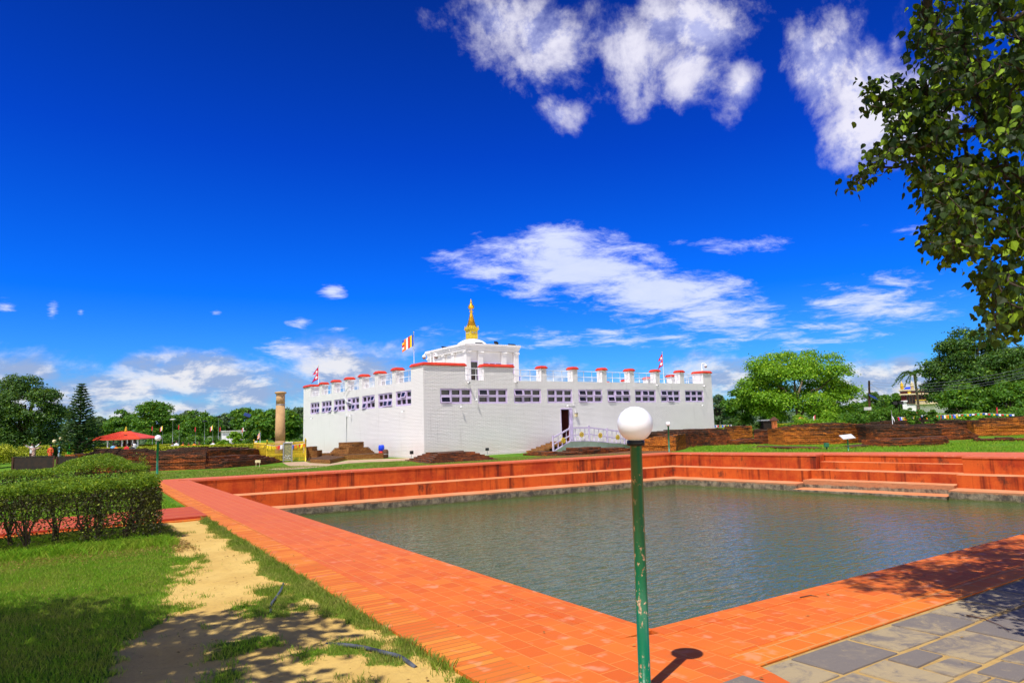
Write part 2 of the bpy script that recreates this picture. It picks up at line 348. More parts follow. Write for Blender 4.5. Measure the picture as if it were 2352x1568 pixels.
# foreground soil with worn grass
def interp(pts,y):
    pts=sorted((onz(*p)[1],onz(*p)[0]) for p in pts)
    return float(np.interp(y,[p[0] for p in pts],[p[1] for p in pts]))
LB=[(395,1215),(440,1290),(425,1340),(385,1400),(330,1480),(150,1600)]
RB=[(440,1192),(470,1215),(520,1260),(590,1320),(650,1360),(740,1410),(850,1455),(990,1560),(1050,1600)]
LBt=[(onz(*p)[1],onz(*p)[0]) for p in LB][::-1]; RBt=[(onz(*p)[1],onz(*p)[0]) for p in RB][::-1]
blobs=[(onz(620,1385),.42,1.),(onz(640,1345),.35,1.),(onz(800,1478),.28,1.),(onz(890,1500),.26,1.),(onz(700,1500),.25,.6),(onz(480,1545),.3,.6),(onz(560,1470),.25,.6)]
def grassmask(x,y):
    nz=mn.fractal(Vector((x*1.7,y*1.7,3.1)),.8,2.1,5)
    nf=mn.noise(Vector((x*7,y*7,9.)))
    xl=np.interp(y,[p[0] for p in LBt],[p[1] for p in LBt]); xr=np.interp(y,[p[0] for p in RBt],[p[1] for p in RBt])
    v=max((xl-x)*2.2,(x-xr)*5-.5)
    for c,r,w in blobs:
        d=math.hypot(x-c[0],y-c[1]); v=max(v,(1-d/r)*w*1.1-.1)
    v=v+.8*nz+.5*nf-.10
    far=sst(.62,.85,nz+.4*nf)  # stray tufts
    return max(0,min(1,.5+v*1.3)), far
gx=np.arange(-6,3.45,.07); gy=np.arange(.4,15.95,.07)
V=[];gm=[]
for y in gy:
    for x in gx:
        a,b_=grassmask(x,y); gm.append(max(a,b_*.5)); V.append((x,y,-.034+.012*mn.fractal(Vector((x*1.3,y*1.3,0)),1.,2.,3)+.006*mn.noise(Vector((x*9,y*9,2)))+.012*a))
n=len(gx); F=[(j*n+i,j*n+i+1,(j+1)*n+i+1,(j+1)*n+i) for j in range(len(gy)-1) for i in range(n-1)]
def mk_soil():
    m,k,b,o=newmat('sandy_soil'); geo=k.n('ShaderNodeNewGeometry'); pos=geo.outputs['Position']
    a=k.n('ShaderNodeAttribute',attribute_name='grass')
    n=k.noise(pos,1.1,6,.6); col=k.mix(k.ramp(n,.35,.65),(.64,.44,.135),(.54,.35,.10)); col=k.mix(k.math('MULTIPLY',k.ramp(k.noise(pos,14,5,.7),.52,.7),.45),col,(.36,.22,.08))
    g=k.mix(k.ramp(k.noise(pos,3.,6,.7),.35,.65),(.07,.15,.010),(.15,.22,.02)); f=k.ramp(k.math('ADD',a.outputs['Fac'],k.math('MULTIPLY',k.math('SUBTRACT',k.noise(pos,22,4,.7),.5),.7)),.42,.72)
    setc(k,b.inputs['Base Color'],k.mix(f,col,g)); b.inputs['Roughness'].default_value=.95; b.inputs['Specular IOR Level'].default_value=.1
    bp=k.n('ShaderNodeBump',inp={'Strength':.9,'Distance':.02}); k.link(k.noise(pos,16,7,.7),bp.inputs['Height']); k.link(bp.outputs[0],b.inputs['Normal'])
mk_soil()
o=npmesh('dirt_path',V,F,'sandy_soil',smooth=True); at_=o.data.attributes.new('grass','FLOAT','POINT'); at_.data.foreach_set('value',np.array(gm,dtype=np.float32)); struct(o)
# ------------------------------------------------------------------ walkways
def sheet(name,pts,m,z0,z1=None):
    b=MB(); n=len(pts)
    if z1 is None: b.add([(p[0],p[1],z0) for p in pts],[tuple(range(n))])
    else:
        b.add([(p[0],p[1],z0) for p in pts]+[(p[0],p[1],z1) for p in pts],[tuple(range(n,2*n))]+[(i,(i+1)%n,(i+1)%n+n,i+n) for i in range(n)])
    return struct(b.build(name,m))
def lx(y,a=(2.60,4.2),b=(3.56,26.3)): return a[0]+(b[0]-a[0])*(y-a[1])/(b[1]-a[1])
def ix(y): return 4.35+(5.04-4.35)*(y-4.29)/(29.6-4.29)
sheet('walkway_border',[(lx(-1),-1),(lx(-1)+.40,-1),(lx(31)+.40,31),(lx(31),31)],'soldier_bricks',-.06,-.002)
sheet('walkway',[(lx(-1)+.40,-1),(ix(3.4),3.22),(ix(3.4),4.2),(ix(4.29)-.30,4.3),(ix(29.6)-.3,29.9),(5.0,29.9),(5.0,31),(lx(31)+.4,31)],'walk_tiles',-.06,0.0)
sheet('walkway',[(lx(-1)+.40,-1),(3.1,-1),(ix(3.4),3.22)],'walk_tiles',-.06,-.001)
sheet('walkway',[(ix(3.4),3.5),(31.5,2.62),(31.5,3.2),(ix(3.4),4.2)],'walk_tiles_cross',-.06,0.002)
sheet('walkway_border',[(ix(3.4)-.55,3.24),(31.5,2.36),(31.5,2.62),(ix(3.4),3.5)],'edge_bricks',-.06,-.001)
sheet('coping',[(5.0,29.9),(28.9,26.2),(29.4,27.0),(5.0,31.)],'coping_tiles',-.06,-.001)
sheet('coping',[(28.9,26.2),tuple(Q[2]+_o),tuple(Q[3]+_o),(35,2.6),(34.3,11.4),(33.3,15.5),(31.4,20.5),(30.1,24.9),(29.4,27.)],'coping_tiles',-.06,-.003)
sheet('path',[(-14,16.15),(lx(16.1)+.02,16.05),(lx(18.4)+.02,18.35),(-14,18.45)],'path_tiles',-.06,.035)
sheet('path',[(-14,15.98),(lx(16.)-.1,15.88),(lx(16.)-.02,16.05),(-14,16.15)],'edge_bricks',-.06,-.012)
sheet('plaza',[onz(*p) for p in ((648,1060),(702,1058),(712,1061),(757,1063.5),(800,1055),(890,1051.5),(940,1050),(968,1053),(930,1057),(850,1059),(800,1062),(765,1066),(730,1070.5),(690,1071.5),(664,1068),(655,1064))],'stone_plaza' if 'stone_plaza' in MATS else 'sandstone',-.035)
mat('stone_plaza',(.50,.36,.22),(.40,.26,.15),2.5,.9,.01); bpy.data.objects['plaza'].data.materials[0]=MATS['stone_plaza']
sheet('sand_patch',[onz(*p) for p in ((610,1077),(640,1072),(690,1070.8),(760,1068),(700,1074),(650,1077))],'stone_plaza',-.030)
mat('red_soil',(.20,.085,.03),(.10,.05,.02),1.5,.95,.04,8)
sheet('soil_patch',[onz(*p) for p in ((1190,1056),(1235,1047.5),(1300,1043),(1400,1034),(1500,1032),(1544,1035),(1500,1039.5),(1400,1043),(1300,1049),(1220,1053.5))],'red_soil',-.028)
# stone paving in the near right corner
def mk_slab():
    m,k,b,o=newmat('bluestone'); a=k.n('ShaderNodeAttribute',attribute_name='rnd'); geo=k.n('ShaderNodeNewGeometry'); pos=geo.outputs['Position']
    n=k.noise(pos,3.4,9,.74,.8); t=k.math('ADD',a.outputs['Fac'],k.math('MULTIPLY',k.math('SUBTRACT',n,.5),2.4))
    col=k.mix(k.ramp(t,.45,.95),(.175,.150,.130),(.36,.28,.16)); col=k.mix(k.math('MULTIPLY',k.ramp(k.noise(pos,5,7,.75),.50,.72),.55),col,(.30,.24,.16))
    col=k.mix(k.math('MULTIPLY',k.ramp(k.noise(pos,26,4,.7),.60,.75),.4),col,(.10,.09,.10))
    setc(k,b.inputs['Base Color'],col); b.inputs['Roughness'].default_value=.85; b.inputs['Specular IOR Level'].default_value=.15
    bp=k.n('ShaderNodeBump',inp={'Strength':.8,'Distance':.012}); k.link(k.noise(pos,6,8,.7,.6),bp.inputs['Height']); k.link(bp.outputs[0],b.inputs['Normal'])
mk_slab(); mat('yellow_mortar',(.46,.30,.10),(.38,.24,.08),6,.9,.008,30)
sheet('mortar_bed',[(2.2,-4),(32,-4),(32,2.35),(ix(3.4)-.55,3.23),(3.1,-1)],'yellow_mortar',-.010)
V=[];F=[];rn=[]
y=3.19; row=0; rr=random.Random(5)
while y>-1.5:
    h=rr.choice((.28,.34,.42,.48)); x=3.1+rr.uniform(-.5,0)
    while x<14:
        w=rr.choice((.4,.5,.62,.74)); g=.018
        sub=[(x,y-h,x+w,y)]
        if rr.random()<.25: sub=[(x,y-h/2,x+w,y),(x,y-h,x+w,y-h/2)]
        for (a,c,d,e) in sub:
            j=lambda q:rr.uniform(-q,q)
            pts=[(a+g+j(.014),c+g+j(.014)),(d-g+j(.014),c+g+j(.014)),(d-g+j(.014),e-g+j(.014)),(a+g+j(.014),e-g+j(.014))]
            pts=[(p[0],p[1]-(p[0]-4.3)*.032) for p in pts]
            if pts[0][0]<3.15 and pts[0][1]<0: continue
            b0=len(V); tilt=j(.002); tone=rr.random()*.8+.1
            V+=[(p[0],p[1],-.03) for p in pts]+[(p[0]+.006*(1 if q in(0,3) else -1),p[1]+.006*(1 if q in(0,1) else -1),.001+tilt) for q,p in enumerate(pts)]
            F+=[(b0+4,b0+5,b0+6,b0+7)]+[(b0+q,b0+(q+1)%4,b0+(q+1)%4+4,b0+q+4) for q in range(4)]; rn+=[tone]*5
        x+=w
    y-=h
struct(npmesh('stone_paving',V,F,'bluestone',rnd=rn))
# ------------------------------------------------------------------ pool
def offq(d):                    # rim quadrilateral moved inwards by d
    out=[]
    for i in range(4):
        p0,p1,p2=Q[i-1],Q[i],Q[(i+1)%4]
        def ln(a,b):
            t=(b-a)/np.linalg.norm(b-a); nrm=np.array((t[1],-t[0])); return a+nrm*d,t
        (a,t1),(b,t2)=ln(p0,p1),ln(p1,p2)
        A=np.array([[t1[0],-t2[0]],[t1[1],-t2[1]]]); s=np.linalg.solve(A,b-a); out.append(a+t1*s[0])
    return out
PROF=[(0.,-.055),(0.,-.65),(1.0,-.65),(1.0,-1.14),(2.15,-1.14),(2.15,-1.95)]
STAIR=[(-.85,-.055),(-.85,-.33),(-.35,-.33),(-.35,-.65),(.60,-.65),(.60,-1.02),(1.45,-1.02),(1.45,-1.34),(2.5,-1.34),(2.5,-1.95)]
wallB,ledB,footB=MB(),MB(),MB()
def sweep(prof,A,B,n,seed):
    # A,B: lists of end points per profile point
    for k in range(len(prof)-1):
        rows=[]
        for kk in (k,k+1):
            row=[]
            for i in range(n+1):
                t=i/n; p=A[kk]*(1-t)+B[kk]*t; e=min(1,min(t,1-t)*8)
                d=(B[kk]-A[kk]); d=d/np.linalg.norm(d); nr=np.array((d[1],-d[0]))
                q=mn.noise(Vector((p[0]*1.1,p[1]*1.1,kk*3.3+seed)))*.022+mn.noise(Vector((p[0]*6,p[1]*6,kk*5.3+seed)))*.010
                if kk in (0,): q=0
                p=p+nr*q*e; row.append((p[0],p[1],prof[kk][1]+(q*.5*e if kk>0 else 0)))
            rows.append(row)
        fl=prof[k][1]==prof[k+1][1]
        tgt=ledB if fl else (footB if prof[k][1]<-1.0 else wallB)
        vs=rows[0]+rows[1]; tgt.add(vs,[(i,i+1,n+2+i,n+1+i) for i in range(n)])
C=[offq(o) for o,z in PROF]
sides=[(0,1),(1,2),(3,0)]
for a,b in sides: sweep(PROF,[c[a] for c in C],[c[b] for c in C],120,a)
# right side with the stair bay
ta,tb=.345,.60       # fraction from far right to near right
t_=(Q[3]-Q[2])/np.linalg.norm(Q[3]-Q[2]); nrm=np.array((t_[1],-t_[0]))
def lp(o,t): return Q[2]+(Q[3]-Q[2])*t+nrm*o
sweep(PROF,[c[2] for c in C],[lp(o,ta) for o,z in PROF],50,7)
sweep(PROF,[lp(o,tb) for o,z in PROF],[c[3] for c in C],60,8)
sweep(STAIR,[lp(o,ta-.001) for o,z in STAIR],[lp(o,tb+.001) for o,z in STAIR],60,9)
for t in (ta,tb):            # cheeks
    prev=-.85
    for (o1,z1,tg) in ((0.,-.055,wallB),(1.0,-.652,wallB),(2.15,-1.142,footB)):
        o0=prev if o1>0 else -.85
        if o1==0.: a0=-.85
        else: a0={1.0:-.0,2.15:1.0}[o1]
        p,q=lp(a0,t),lp(o1,t); tg.add([(p[0],p[1],z1),(q[0],q[1],z1),(q[0],q[1],-1.95),(p[0],p[1],-1.95)],[(0,1,2,3)])
for t in (ta,tb):            # ends of the stair treads
    for i in range(2,len(STAIR)-1,2):
        o1,z1=STAIR[i+1-1][0],STAIR[i][1]; o1=STAIR[i][0]; a0=STAIR[i-2][0] if i>=2 else -.85
        p,q=lp(a0-.002,t),lp(o1,t); (footB if z1<-.9 else wallB).add([(p[0],p[1],z1-.003),(q[0],q[1],z1-.003),(q[0],q[1],-1.95),(p[0],p[1],-1.95)],[(0,1,2,3)])
struct(wallB.build('pool_wall','pool_render')); struct(ledB.build('pool_ledge','ledge_top')); struct(footB.build('pool_footing','mossy_concrete'))
# rim coping with a small overhang
rim=MB()
def rimstrip(A,B,w,over=.035,z=.004):
    d=(B-A)/np.linalg.norm(B-A); nr=np.array((d[1],-d[0])); a,b=A+nr*over,B+nr*over; c,e=B-nr*w,A-nr*w
    rim.add([(a[0],a[1],-.06),(b[0],b[1],-.06),(c[0],c[1],-.06),(e[0],e[1],-.06),(a[0],a[1],z),(b[0],b[1],z),(c[0],c[1],z),(e[0],e[1],z)],[(4,5,6,7),(0,1,5,4),(3,2,6,7),(0,3,7,4),(1,2,6,5),(0,1,2,3)])
rimN=MB(); rimF=rim; rim=rimN
rimstrip(Q[0]+(0,0),Q[1]+(0,0),.34,z=.004); rimstrip(Q[3],Q[0],.16,z=.006)
struct(rimN.build('pool_coping','walk_tiles')); rim=rimF
rimstrip(Q[1],Q[2],.34,z=.007)
rimstrip(Q[2],lp(0,ta),.9,z=.004); rimstrip(lp(0,tb),Q[3],.9,z=.004); rimstrip(lp(-.85,ta),lp(-.85,tb),.7,z=.004)
struct(rim.build('pool_coping','coping_tiles'))
# pool bottom and water
sheet('pool_floor',[c for c in offq(1.8)],'mossy_concrete',-2.3)
def mk_water():
    m,k,b,o=newmat('pond_water'); geo=k.n('ShaderNodeNewGeometry'); pos=geo.outputs['Position']
    b.inputs['Base Color'].default_value=(.052,.058,.026,1)
    n=k.noise(pos,.18,4); setc(k,b.inputs['Base Color'],k.mix(n,(.058,.112,.036),(.078,.105,.030)))
    b.inputs['Roughness'].default_value=.05; b.inputs['IOR'].default_value=1.33; b.inputs['Specular IOR Level'].default_value=.5
    mp=k.n('ShaderNodeMapping'); k.link(pos,mp.inputs[0]); mp.inputs[2].default_value=(0,0,R(28)); mp.inputs[3].default_value=(1,2.4,1)
    h=k.math('ADD',k.math('MULTIPLY',k.noise(mp.outputs[0],2.1,2,.45,.8),1.0),k.math('MULTIPLY',k.noise(mp.outputs[0],6.,2,.5,.6),.30))
    h=k.math('ADD',h,k.math('MULTIPLY',k.noise(pos,.7,2),.8))
    bp=k.n('ShaderNodeBump',inp={'Strength':1.,'Distance':.036}); k.link(h,bp.inputs['Height']); k.link(bp.outputs[0],b.inputs['Normal'])
mk_water()
w=offq(2.0); sheet('pond_water',[w[0],w[3],w[2],w[1]],'pond_water',-1.48)
# ------------------------------------------------------------------ grass
def blades(name,P,h,w,m,label,lean=.5,cat='grass'):
    n=len(P); P=np.asarray(P,float); a=rng.uniform(0,2*np.pi,n); hh=h*rng.uniform(.5,1.3,n); ww=w*rng.uniform(.7,1.3,n)
    la=rng.uniform(0,2*np.pi,n); ll=hh*lean*rng.uniform(.2,1.5,n); dx,dy=np.cos(a)*ww/2,np.sin(a)*ww/2
    z=P[:,2]; V=np.empty((n,4,3))
    V[:,0]=np.c_[P[:,0]-dx,P[:,1]-dy,z]; V[:,1]=np.c_[P[:,0]+dx,P[:,1]+dy,z]
    V[:,2]=np.c_[P[:,0]+dx*.7+np.cos(la)*ll*.5,P[:,1]+dy*.7+np.sin(la)*ll*.5,z+hh*.65]
    V[:,3]=np.c_[P[:,0]+np.cos(la)*ll,P[:,1]+np.sin(la)*ll,z+hh]
    i=np.arange(n)*4; F=np.concatenate([np.c_[i,i+1,i+2],np.c_[i,i+2,i+3]]); r=rng.random(n)
    o=npmesh(name,V.reshape(-1,3),F,m,rnd=np.concatenate([r,r])); return tag(o,label,cat,kind='stuff')
P1=[];P2=[];P3=[]
rr=random.Random(3)
for i in range(420000):
    y=rr.uniform(0,1)**.8*13+2.6; x=rr.uniform(-1.2,lx(y)-.01)
    if x<-.05*y-.3: continue
    a,b_=grassmask(x,y)
    if rr.random()<a**1.6: (P1 if rr.random()<.75-.3*(1-a) and x<2.0 else P2).append((x,y,-.03))
    elif rr.random()<b_*.35: P2.append((x,y,-.03))
P1=P1[:110000];P2=P2[:90000]
blades('grass',P1,.040,.0062,'grass_blade','short green lawn grass beside the sandy path')
blades('grass',P2,.042,.006,'grass_dry','thin worn grass creeping over the sandy path edge')
e=[]
for i in range(9000):   # tufts overhanging the walkway edge
    y=rr.uniform(3.2,16); x=lx(y)-abs(rr.gauss(0,.06))
    if mn.noise(Vector((y*2.2,4,1)))+.25>rr.random()*.7: e.append((x,y,-.03))
blades('grass',e,.075,.007,'grass_dry','taller grass tufts along the brick walkway edge')
e=[]
for i in range(7000):
    x=rr.uniform(-.9,2.0); y=13.15+rr.gauss(0,.25)-x*.15; e.append((x,y,-.03))
blades('grass',e,.12,.008,'grass_blade','long grass at the foot of the near hedge',.7)
# far lawns
def inpoly(x,y,poly):
    c=False; n=len(poly)
    for i in range(n):
        x1,y1=poly[i][:2]; x2,y2=poly[i-1][:2]
        if (y1>y)!=(y2>y) and x<(x2-x1)*(y-y1)/(y2-y1)+x1: c=not c
    return c
def scatter(poly,n,zf=-.05,th=-.2,sc=.5):
    xs_=[p[0] for p in poly]; ys_=[p[1] for p in poly]; out=[]
    while len(out)<n:
        x=rr.uniform(min(xs_),max(xs_)); y=rr.uniform(min(ys_),max(ys_))
        if inpoly(x,y,poly) and mn.noise(Vector((x*sc,y*sc,6)))>th+.5*(rr.random()-.5): out.append((x,y,zf))
    return out
far1=[(3.7,31.1),(29.2,27.1),(26,30),(20,33.5),(17,35.5),(12.5,34.5),(10.5,38.5),(7,37.6),(3.,40)]
blades('grass',scatter(far1,42000),.050,.02,'grass_dry','mown lawn between the pool and the white temple',.6)
far2=[(30.3,26),(31.5,20.6),(33.4,15.5),(34.6,11),(35,3),(60,5),(62,20),(46,19),(40,24),(38,26),(40,29),(36,31.5)]
blades('grass',scatter(far2,42000),.12,.022,'grass_blade','bright lawn between the pool stairs and the right ruins',.6)
e=[(x,y,z) for x,y,z in [(rr.uniform(-1,lx(16)),rr.uniform(18.5,24),-.05) for _ in range(12000)] if x<lx(y)-.02]
blades('grass',e,.07,.012,'grass_blade','small lawn wedge between the red path and the walkway',.6)
# ------------------------------------------------------------------ temple
XC,YC,XE,YE=19.05,36.6,45.5,58.9
def d6(x,y): return (1650+x*500/2240)/1.7415,(1150+y*500/2240)/1.7415
def c10(x,y): return (2100+x*.2551)/1.7415,(1600+y*.2551)/1.7415
def c11(x,y): return (1000+x*.27636)/1.7415,(1740+y*.27636)/1.7415
temple=thing('temple','large white brick temple with red-capped parapet pillars and a gold spire','temple',(32.3,47.7,0))
WF=[(20.18,22.43),(22.90,25.15),(25.65,27.90),(28.41,30.62),(31.16,33.40),(33.90,36.18),(36.67,38.90),(39.43,41.62),(42.18,44.40)]
WL=[(38.24,40.46),(40.98,43.22),(43.77,45.99),(46.54,48.78),(49.28,51.56),(52.08,54.35),(54.88,57.10)]
WZ=(3.18,4.12); DOOR=(29.50,30.52,.52,2.82)
def wall_holes(mb,P,u0,u1,z0,z1,holes,dep=.16):
    us=sorted({u0,u1}|{h[0] for h in holes}|{h[1] for h in holes}); zs=sorted({z0,z1}|{h[2] for h in holes}|{h[3] for h in holes})
    for a,b in zip(us,us[1:]):
        for c,d in zip(zs,zs[1:]):
            if any(h[0]<=a+1e-6 and h[1]>=b-1e-6 and h[2]<=c+1e-6 and h[3]>=d-1e-6 for h in holes): continue
            mb.add([P(a,c,0),P(b,c,0),P(b,d,0),P(a,d,0)],[(0,1,2,3)])
    for a,b,c,d in holes:
        for q in (((a,c),(b,c)),((b,c),(b,d)),((b,d),(a,d)),((a,d),(a,c))):
            mb.add([P(*q[0],0),P(*q[1],0),P(*q[1],dep),P(*q[0],dep)],[(0,1,2,3)])
PF=lambda u,z,d:(u,YC+d,z); PL=lambda u,z,d:(XC+d,u,z)
w=MB(); SILL=4.65
wall_holes(w,PF,XC,XE,-.3,SILL,[(a,b,*WZ) for a,b in WF]+[DOOR],.18)
wall_holes(w,PL,YC,YE,-.3,SILL,[(a,b,*WZ) for a,b in WL],.18)
w.add([(XE,YC,-.3),(XE,YE,-.3),(XC,YE,-.3),(XE,YC,SILL),(XE,YE,SILL),(XC,YE,SILL)],[(0,1,4,3),(1,2,5,4)])
# parapet top ring and roof deck
T=.55
w.add([(XC,YC,SILL),(XE,YC,SILL),(XE,YE,SILL),(XC,YE,SILL),(XC+T,YC+T,SILL),(XE-T,YC+T,SILL),(XE-T,YE-T,SILL),(XC+T,YE-T,SILL),(XC+T,YC+T,4.35),(XE-T,YC+T,4.35),(XE-T,YE-T,4.35),(XC+T,YE-T,4.35)],
 [(0,1,5,4),(1,2,6,5),(2,3,7,6),(3,0,4,7),(4,5,9,8),(5,6,10,9),(6,7,11,10),(7,4,8,11),(8,9,10,11)])
w.build('wall','white_brick',temple)
pl=MB(); pl.box(XC-.04,YC-.04,-.2,XE+.04,YC-.001,.10); pl.box(XC-.04,YC+.0,-.2,XC-.001,YE,.10); pl.build('plinth','white_brick',temple)
def pillar(x0,y0,x1,y1):
    b=MB(); b.box(x0,y0,SILL+.002,x1,y1,5.5); p=b.build('pillar','white_brick',temple)
    o=.075; c=MB(); z0,z1,z2=5.5,5.58,5.70; i=.10
    c.add([(x0-o,y0-o,z0),(x1+o,y0-o,z0),(x1+o,y1+o,z0),(x0-o,y1+o,z0),(x0-o,y0-o,z1),(x1+o,y0-o,z1),(x1+o,y1+o,z1),(x0-o,y1+o,z1),(x0+i-o,y0+i-o,z2),(x1-i+o,y0+i-o,z2),(x1-i+o,y1-i+o,z2),(x0+i-o,y1-i+o,z2)],
      [(3,2,1,0),(0,1,5,4),(1,2,6,5),(2,3,7,6),(3,0,4,7),(4,5,9,8),(5,6,10,9),(6,7,11,10),(7,4,8,11),(8,9,10,11)]).build('cap','red_cap',p,.012)
FP=[(23.36,25.65),(27.95,28.40),(30.70,31.15),(33.45,33.91),(36.21,36.68),(38.97,39.43),(41.71,42.18)]
LPp=[(40.42,41.0),(43.18,43.78),(45.98,46.55),(48.78,49.3),(51.6,52.1),(54.36,54.9)]
for a,b in FP: pillar(a,YC+.001,b,YC+T)
for a,b in FP[1:]: pillar(a-1.0,YE-T,b-1.0,YE-.001)
for a,b in LPp: pillar(XC+.001,a,XC+T,b)
for a,b in LPp: pillar(XE-T,a,XE-.001,b)
# corner blocks: near corner as an L, others plain
def lblock(pts,cap):
    n=len(pts); b=MB(); b.add([(p[0],p[1],SILL+.002) for p in pts]+[(p[0],p[1],5.5) for p in pts],[tuple(range(n,2*n))]+[(i,(i+1)%n,(i+1)%n+n,i+n) for i in range(n)])
    p=b.build('pillar','white_brick',temple)
    c=MB(); n=len(cap); cx=sum(q[0] for q in pts)/len(pts); cy=sum(q[1] for q in pts)/len(pts)
    inn=[]
    for k in range(n):
        a,q,d=[np.array(cap[j%n],float) for j in (k-1,k,k+1)]; t1=(q-a)/np.linalg.norm(q-a); t2=(d-q)/np.linalg.norm(d-q); inn.append(q+.1*(np.array((-t1[1],t1[0]))+np.array((-t2[1],t2[0]))))
    c.add([(q[0],q[1],5.5) for q in cap]+[(q[0],q[1],5.58) for q in cap]+[(q[0],q[1],5.70) for q in inn],[tuple(range(2*n,3*n)),tuple(reversed(range(n)))]+[(i+r*n,(i+1)%n+r*n,(i+1)%n+n+r*n,i+n+r*n) for r in (0,1) for i in range(n)])
    c.build('cap','red_cap',p,.012)
def Lp(x0,y0,x1,y1,t,o=0.): return [(x0-o,y0-o),(x1+o,y0-o),(x1+o,y0+t+o),(x0+t+o,y0+t+o),(x0+t+o,y1+o),(x0-o,y1+o)]
lblock(Lp(XC+.001,YC+.001,22.0,38.25,T),Lp(XC,YC,22.0,38.25,T,.075))
pillar(44.47,YC+.001,XE-.001,37.7); pillar(XC+.001,57.15,20.2,YE-.001); pillar(44.3,57.6,XE-.001,YE-.001)
def railing(p,q,inner=None):
    b=MB(); p=np.array(p,float); q=np.array(q,float)
    for z in (5.40,4.99): b.tube([(*p,z),(*q,z)],.021,6)
    for f in (.33,.66,.97): x=p+(q-p)*f; b.tube([(*x,5.40),(*x,SILL)],.018,6)
    b.build('railing','rail_white',temple)
fo=[(22.0,23.36)]+[(FP[i][1],FP[i+1][0]) for i in range(6)]+[(42.18,44.47)]
for a,b in fo: railing((a-.02,YC+.22),(b+.02,YC+.22))
lo=[(38.25,40.42)]+[(LPp[i][1],LPp[i+1][0]) for i in range(5)]+[(54.9,57.15)]
for a,b in lo: railing((XC+.22,a-.02),(XC+.22,b+.02)); railing((XE-.3,a),(XE-.3,b))
for a,b in fo[2:]: railing((a-1,YE-.3),(b-1,YE-.3))
def window(O,e,n,W,H,opens):
    O,e,n=[np.array(q,float) for q in (O,e,n)]; up=np.array((0,0,1.)); O=O-n*.055
    fr=MB()
    def bx(mb,u0,u1,z0,z1,d0,d1,tilt=0,zt=0):
        c=O+e*(u0+u1)/2+up*(z0+z1)/2+n*(d0+d1)/2
        if tilt:
            # hinge at the top edge zt
            up2=up*math.cos(tilt)-n*math.sin(tilt); n2=n*math.cos(tilt)+up*math.sin(tilt)
            hz=O+up*zt; rel=(z0+z1)/2-zt
            c=hz+e*(u0+u1)/2+up2*rel+n2*(d0+d1)/2
            mb.obox(c,e*(u1-u0)/2,n2*(d1-d0)/2,up2*(z1-z0)/2); return
        mb.obox(c,e*(u1-u0)/2,n*(d1-d0)/2,up*(z1-z0)/2)
    f=.055
    bx(fr,0,W,0,f,-.10,.03); bx(fr,0,W,H-f,H,-.10,.03); bx(fr,0,f,f,H-f,-.10,.028); bx(fr,W-f,W,f,H-f,-.10,.028)
    cw=(W-2*f)/3; chh=(H-2*f)/2
    for i in (1,2): bx(fr,f+cw*i-.03,f+cw*i+.03,f,H-f,-.10,.024)
    bx(fr,f,W-f,H/2-.03,H/2+.03,-.10,.020)
    fo_=fr.build('window','lilac_paint',temple)
    gl=MB(); gl.add([tuple(O+e*u+up*z-n*.075) for u,z in ((f,f),(W-f,f),(W-f,H-f),(f,H-f))],[(0,1,2,3)]); gl.build('pane','glass_dark',fo_)
    bk=MB()
    for c in range(3):
        for r in range(2):
            u0=f+cw*c+(.03 if c else 0); u1=f+cw*(c+1)-(.03 if c<2 else 0); z1=H-f-chh*r-(.03 if r else 0); z0=H-f-chh*(r+1)+(.03 if r==0 else 0)
            tl=.0 if (c,r) not in opens else random.uniform(.16,.30)
            s=.05; mbx=MB() if tl else bk
            d0,d1=(-.05,.012) if not tl else (-.03,.03)
            for q in ((u0,u1,z0,z0+s),(u0,u1,z1-s,z1),(u0,u0+s,z0+s,z1-s),(u1-s,u1,z0+s,z1-s)): bx(mbx,*q,d0,d1,tl,z1)
            if tl:
                sh=mbx.build('sash','lilac_paint',fo_); g2=MB(); bx(g2,u0+s,u1-s,z0+s,z1-s,-.012,-.004,tl,z1)
                g2.build('pane','glass_dark',fo_)
    bk.build('sash','lilac_paint',fo_)
OF=[[(0,1)],[(0,0)],[(0,0),(1,0)],[],[(0,1),(0,0),(2,0)],[(0,1),(2,0),(1,0)],[(1,0)],[(1,1),(0,0)],[]]
OL=[[(1,0)],[(1,1),(2,1)],[(0,1),(2,0)],[(1,1),(0,0)],[(0,1)],[(0,1),(2,1)],[(2,1)]]
for (a,b),op in zip(WF,OF): window((a,YC,WZ[0]),(1,0,0),(0,-1,0),b-a,WZ[1]-WZ[0],op)
for (a,b),op in zip(WL,OL): window((XC,b,WZ[0]),(0,-1,0),(-1,0,0),b-a,WZ[1]-WZ[0],op)
# door
x0,x1,z0,z1=DOOR; b=MB(); f=.09
b.box(x0,YC-.03,z0,x0+.03,YC+.16,z1); b.box(x1-f,YC-.035,z0,x1,YC+.16,z1); b.box(x0+.03,YC-.03,z1-f,x1-f,YC+.16,z1)
b.box(x1-f-.06,YC+.0,z0,x1-f-.002,YC+.75,z1-f-.01)
dr=b.build('door_frame','lilac_paint',temple)
b=MB(); b.obox((x1-.17,YC+.56,(z0+z1)/2-.04),(.05,-.36,0),(.025,.004,0),(0,0,(z1-z0)/2-.08)); b.build('door','maroon',temple)
b=MB(); b.add([(x0,YC+.17,z0),(x0,YC+2.5,z0),(x1,YC+2.5,z0),(x1,YC+.17,z0),(x0,YC+.17,z1),(x0,YC+2.5,z1),(x1,YC+2.5,z1),(x1,YC+.17,z1)],[(0,1,2,3),(4,5,6,7),(0,1,5,4),(1,2,6,5),(2,3,7,6)]); b.build('doorway','dark_interior',temple)
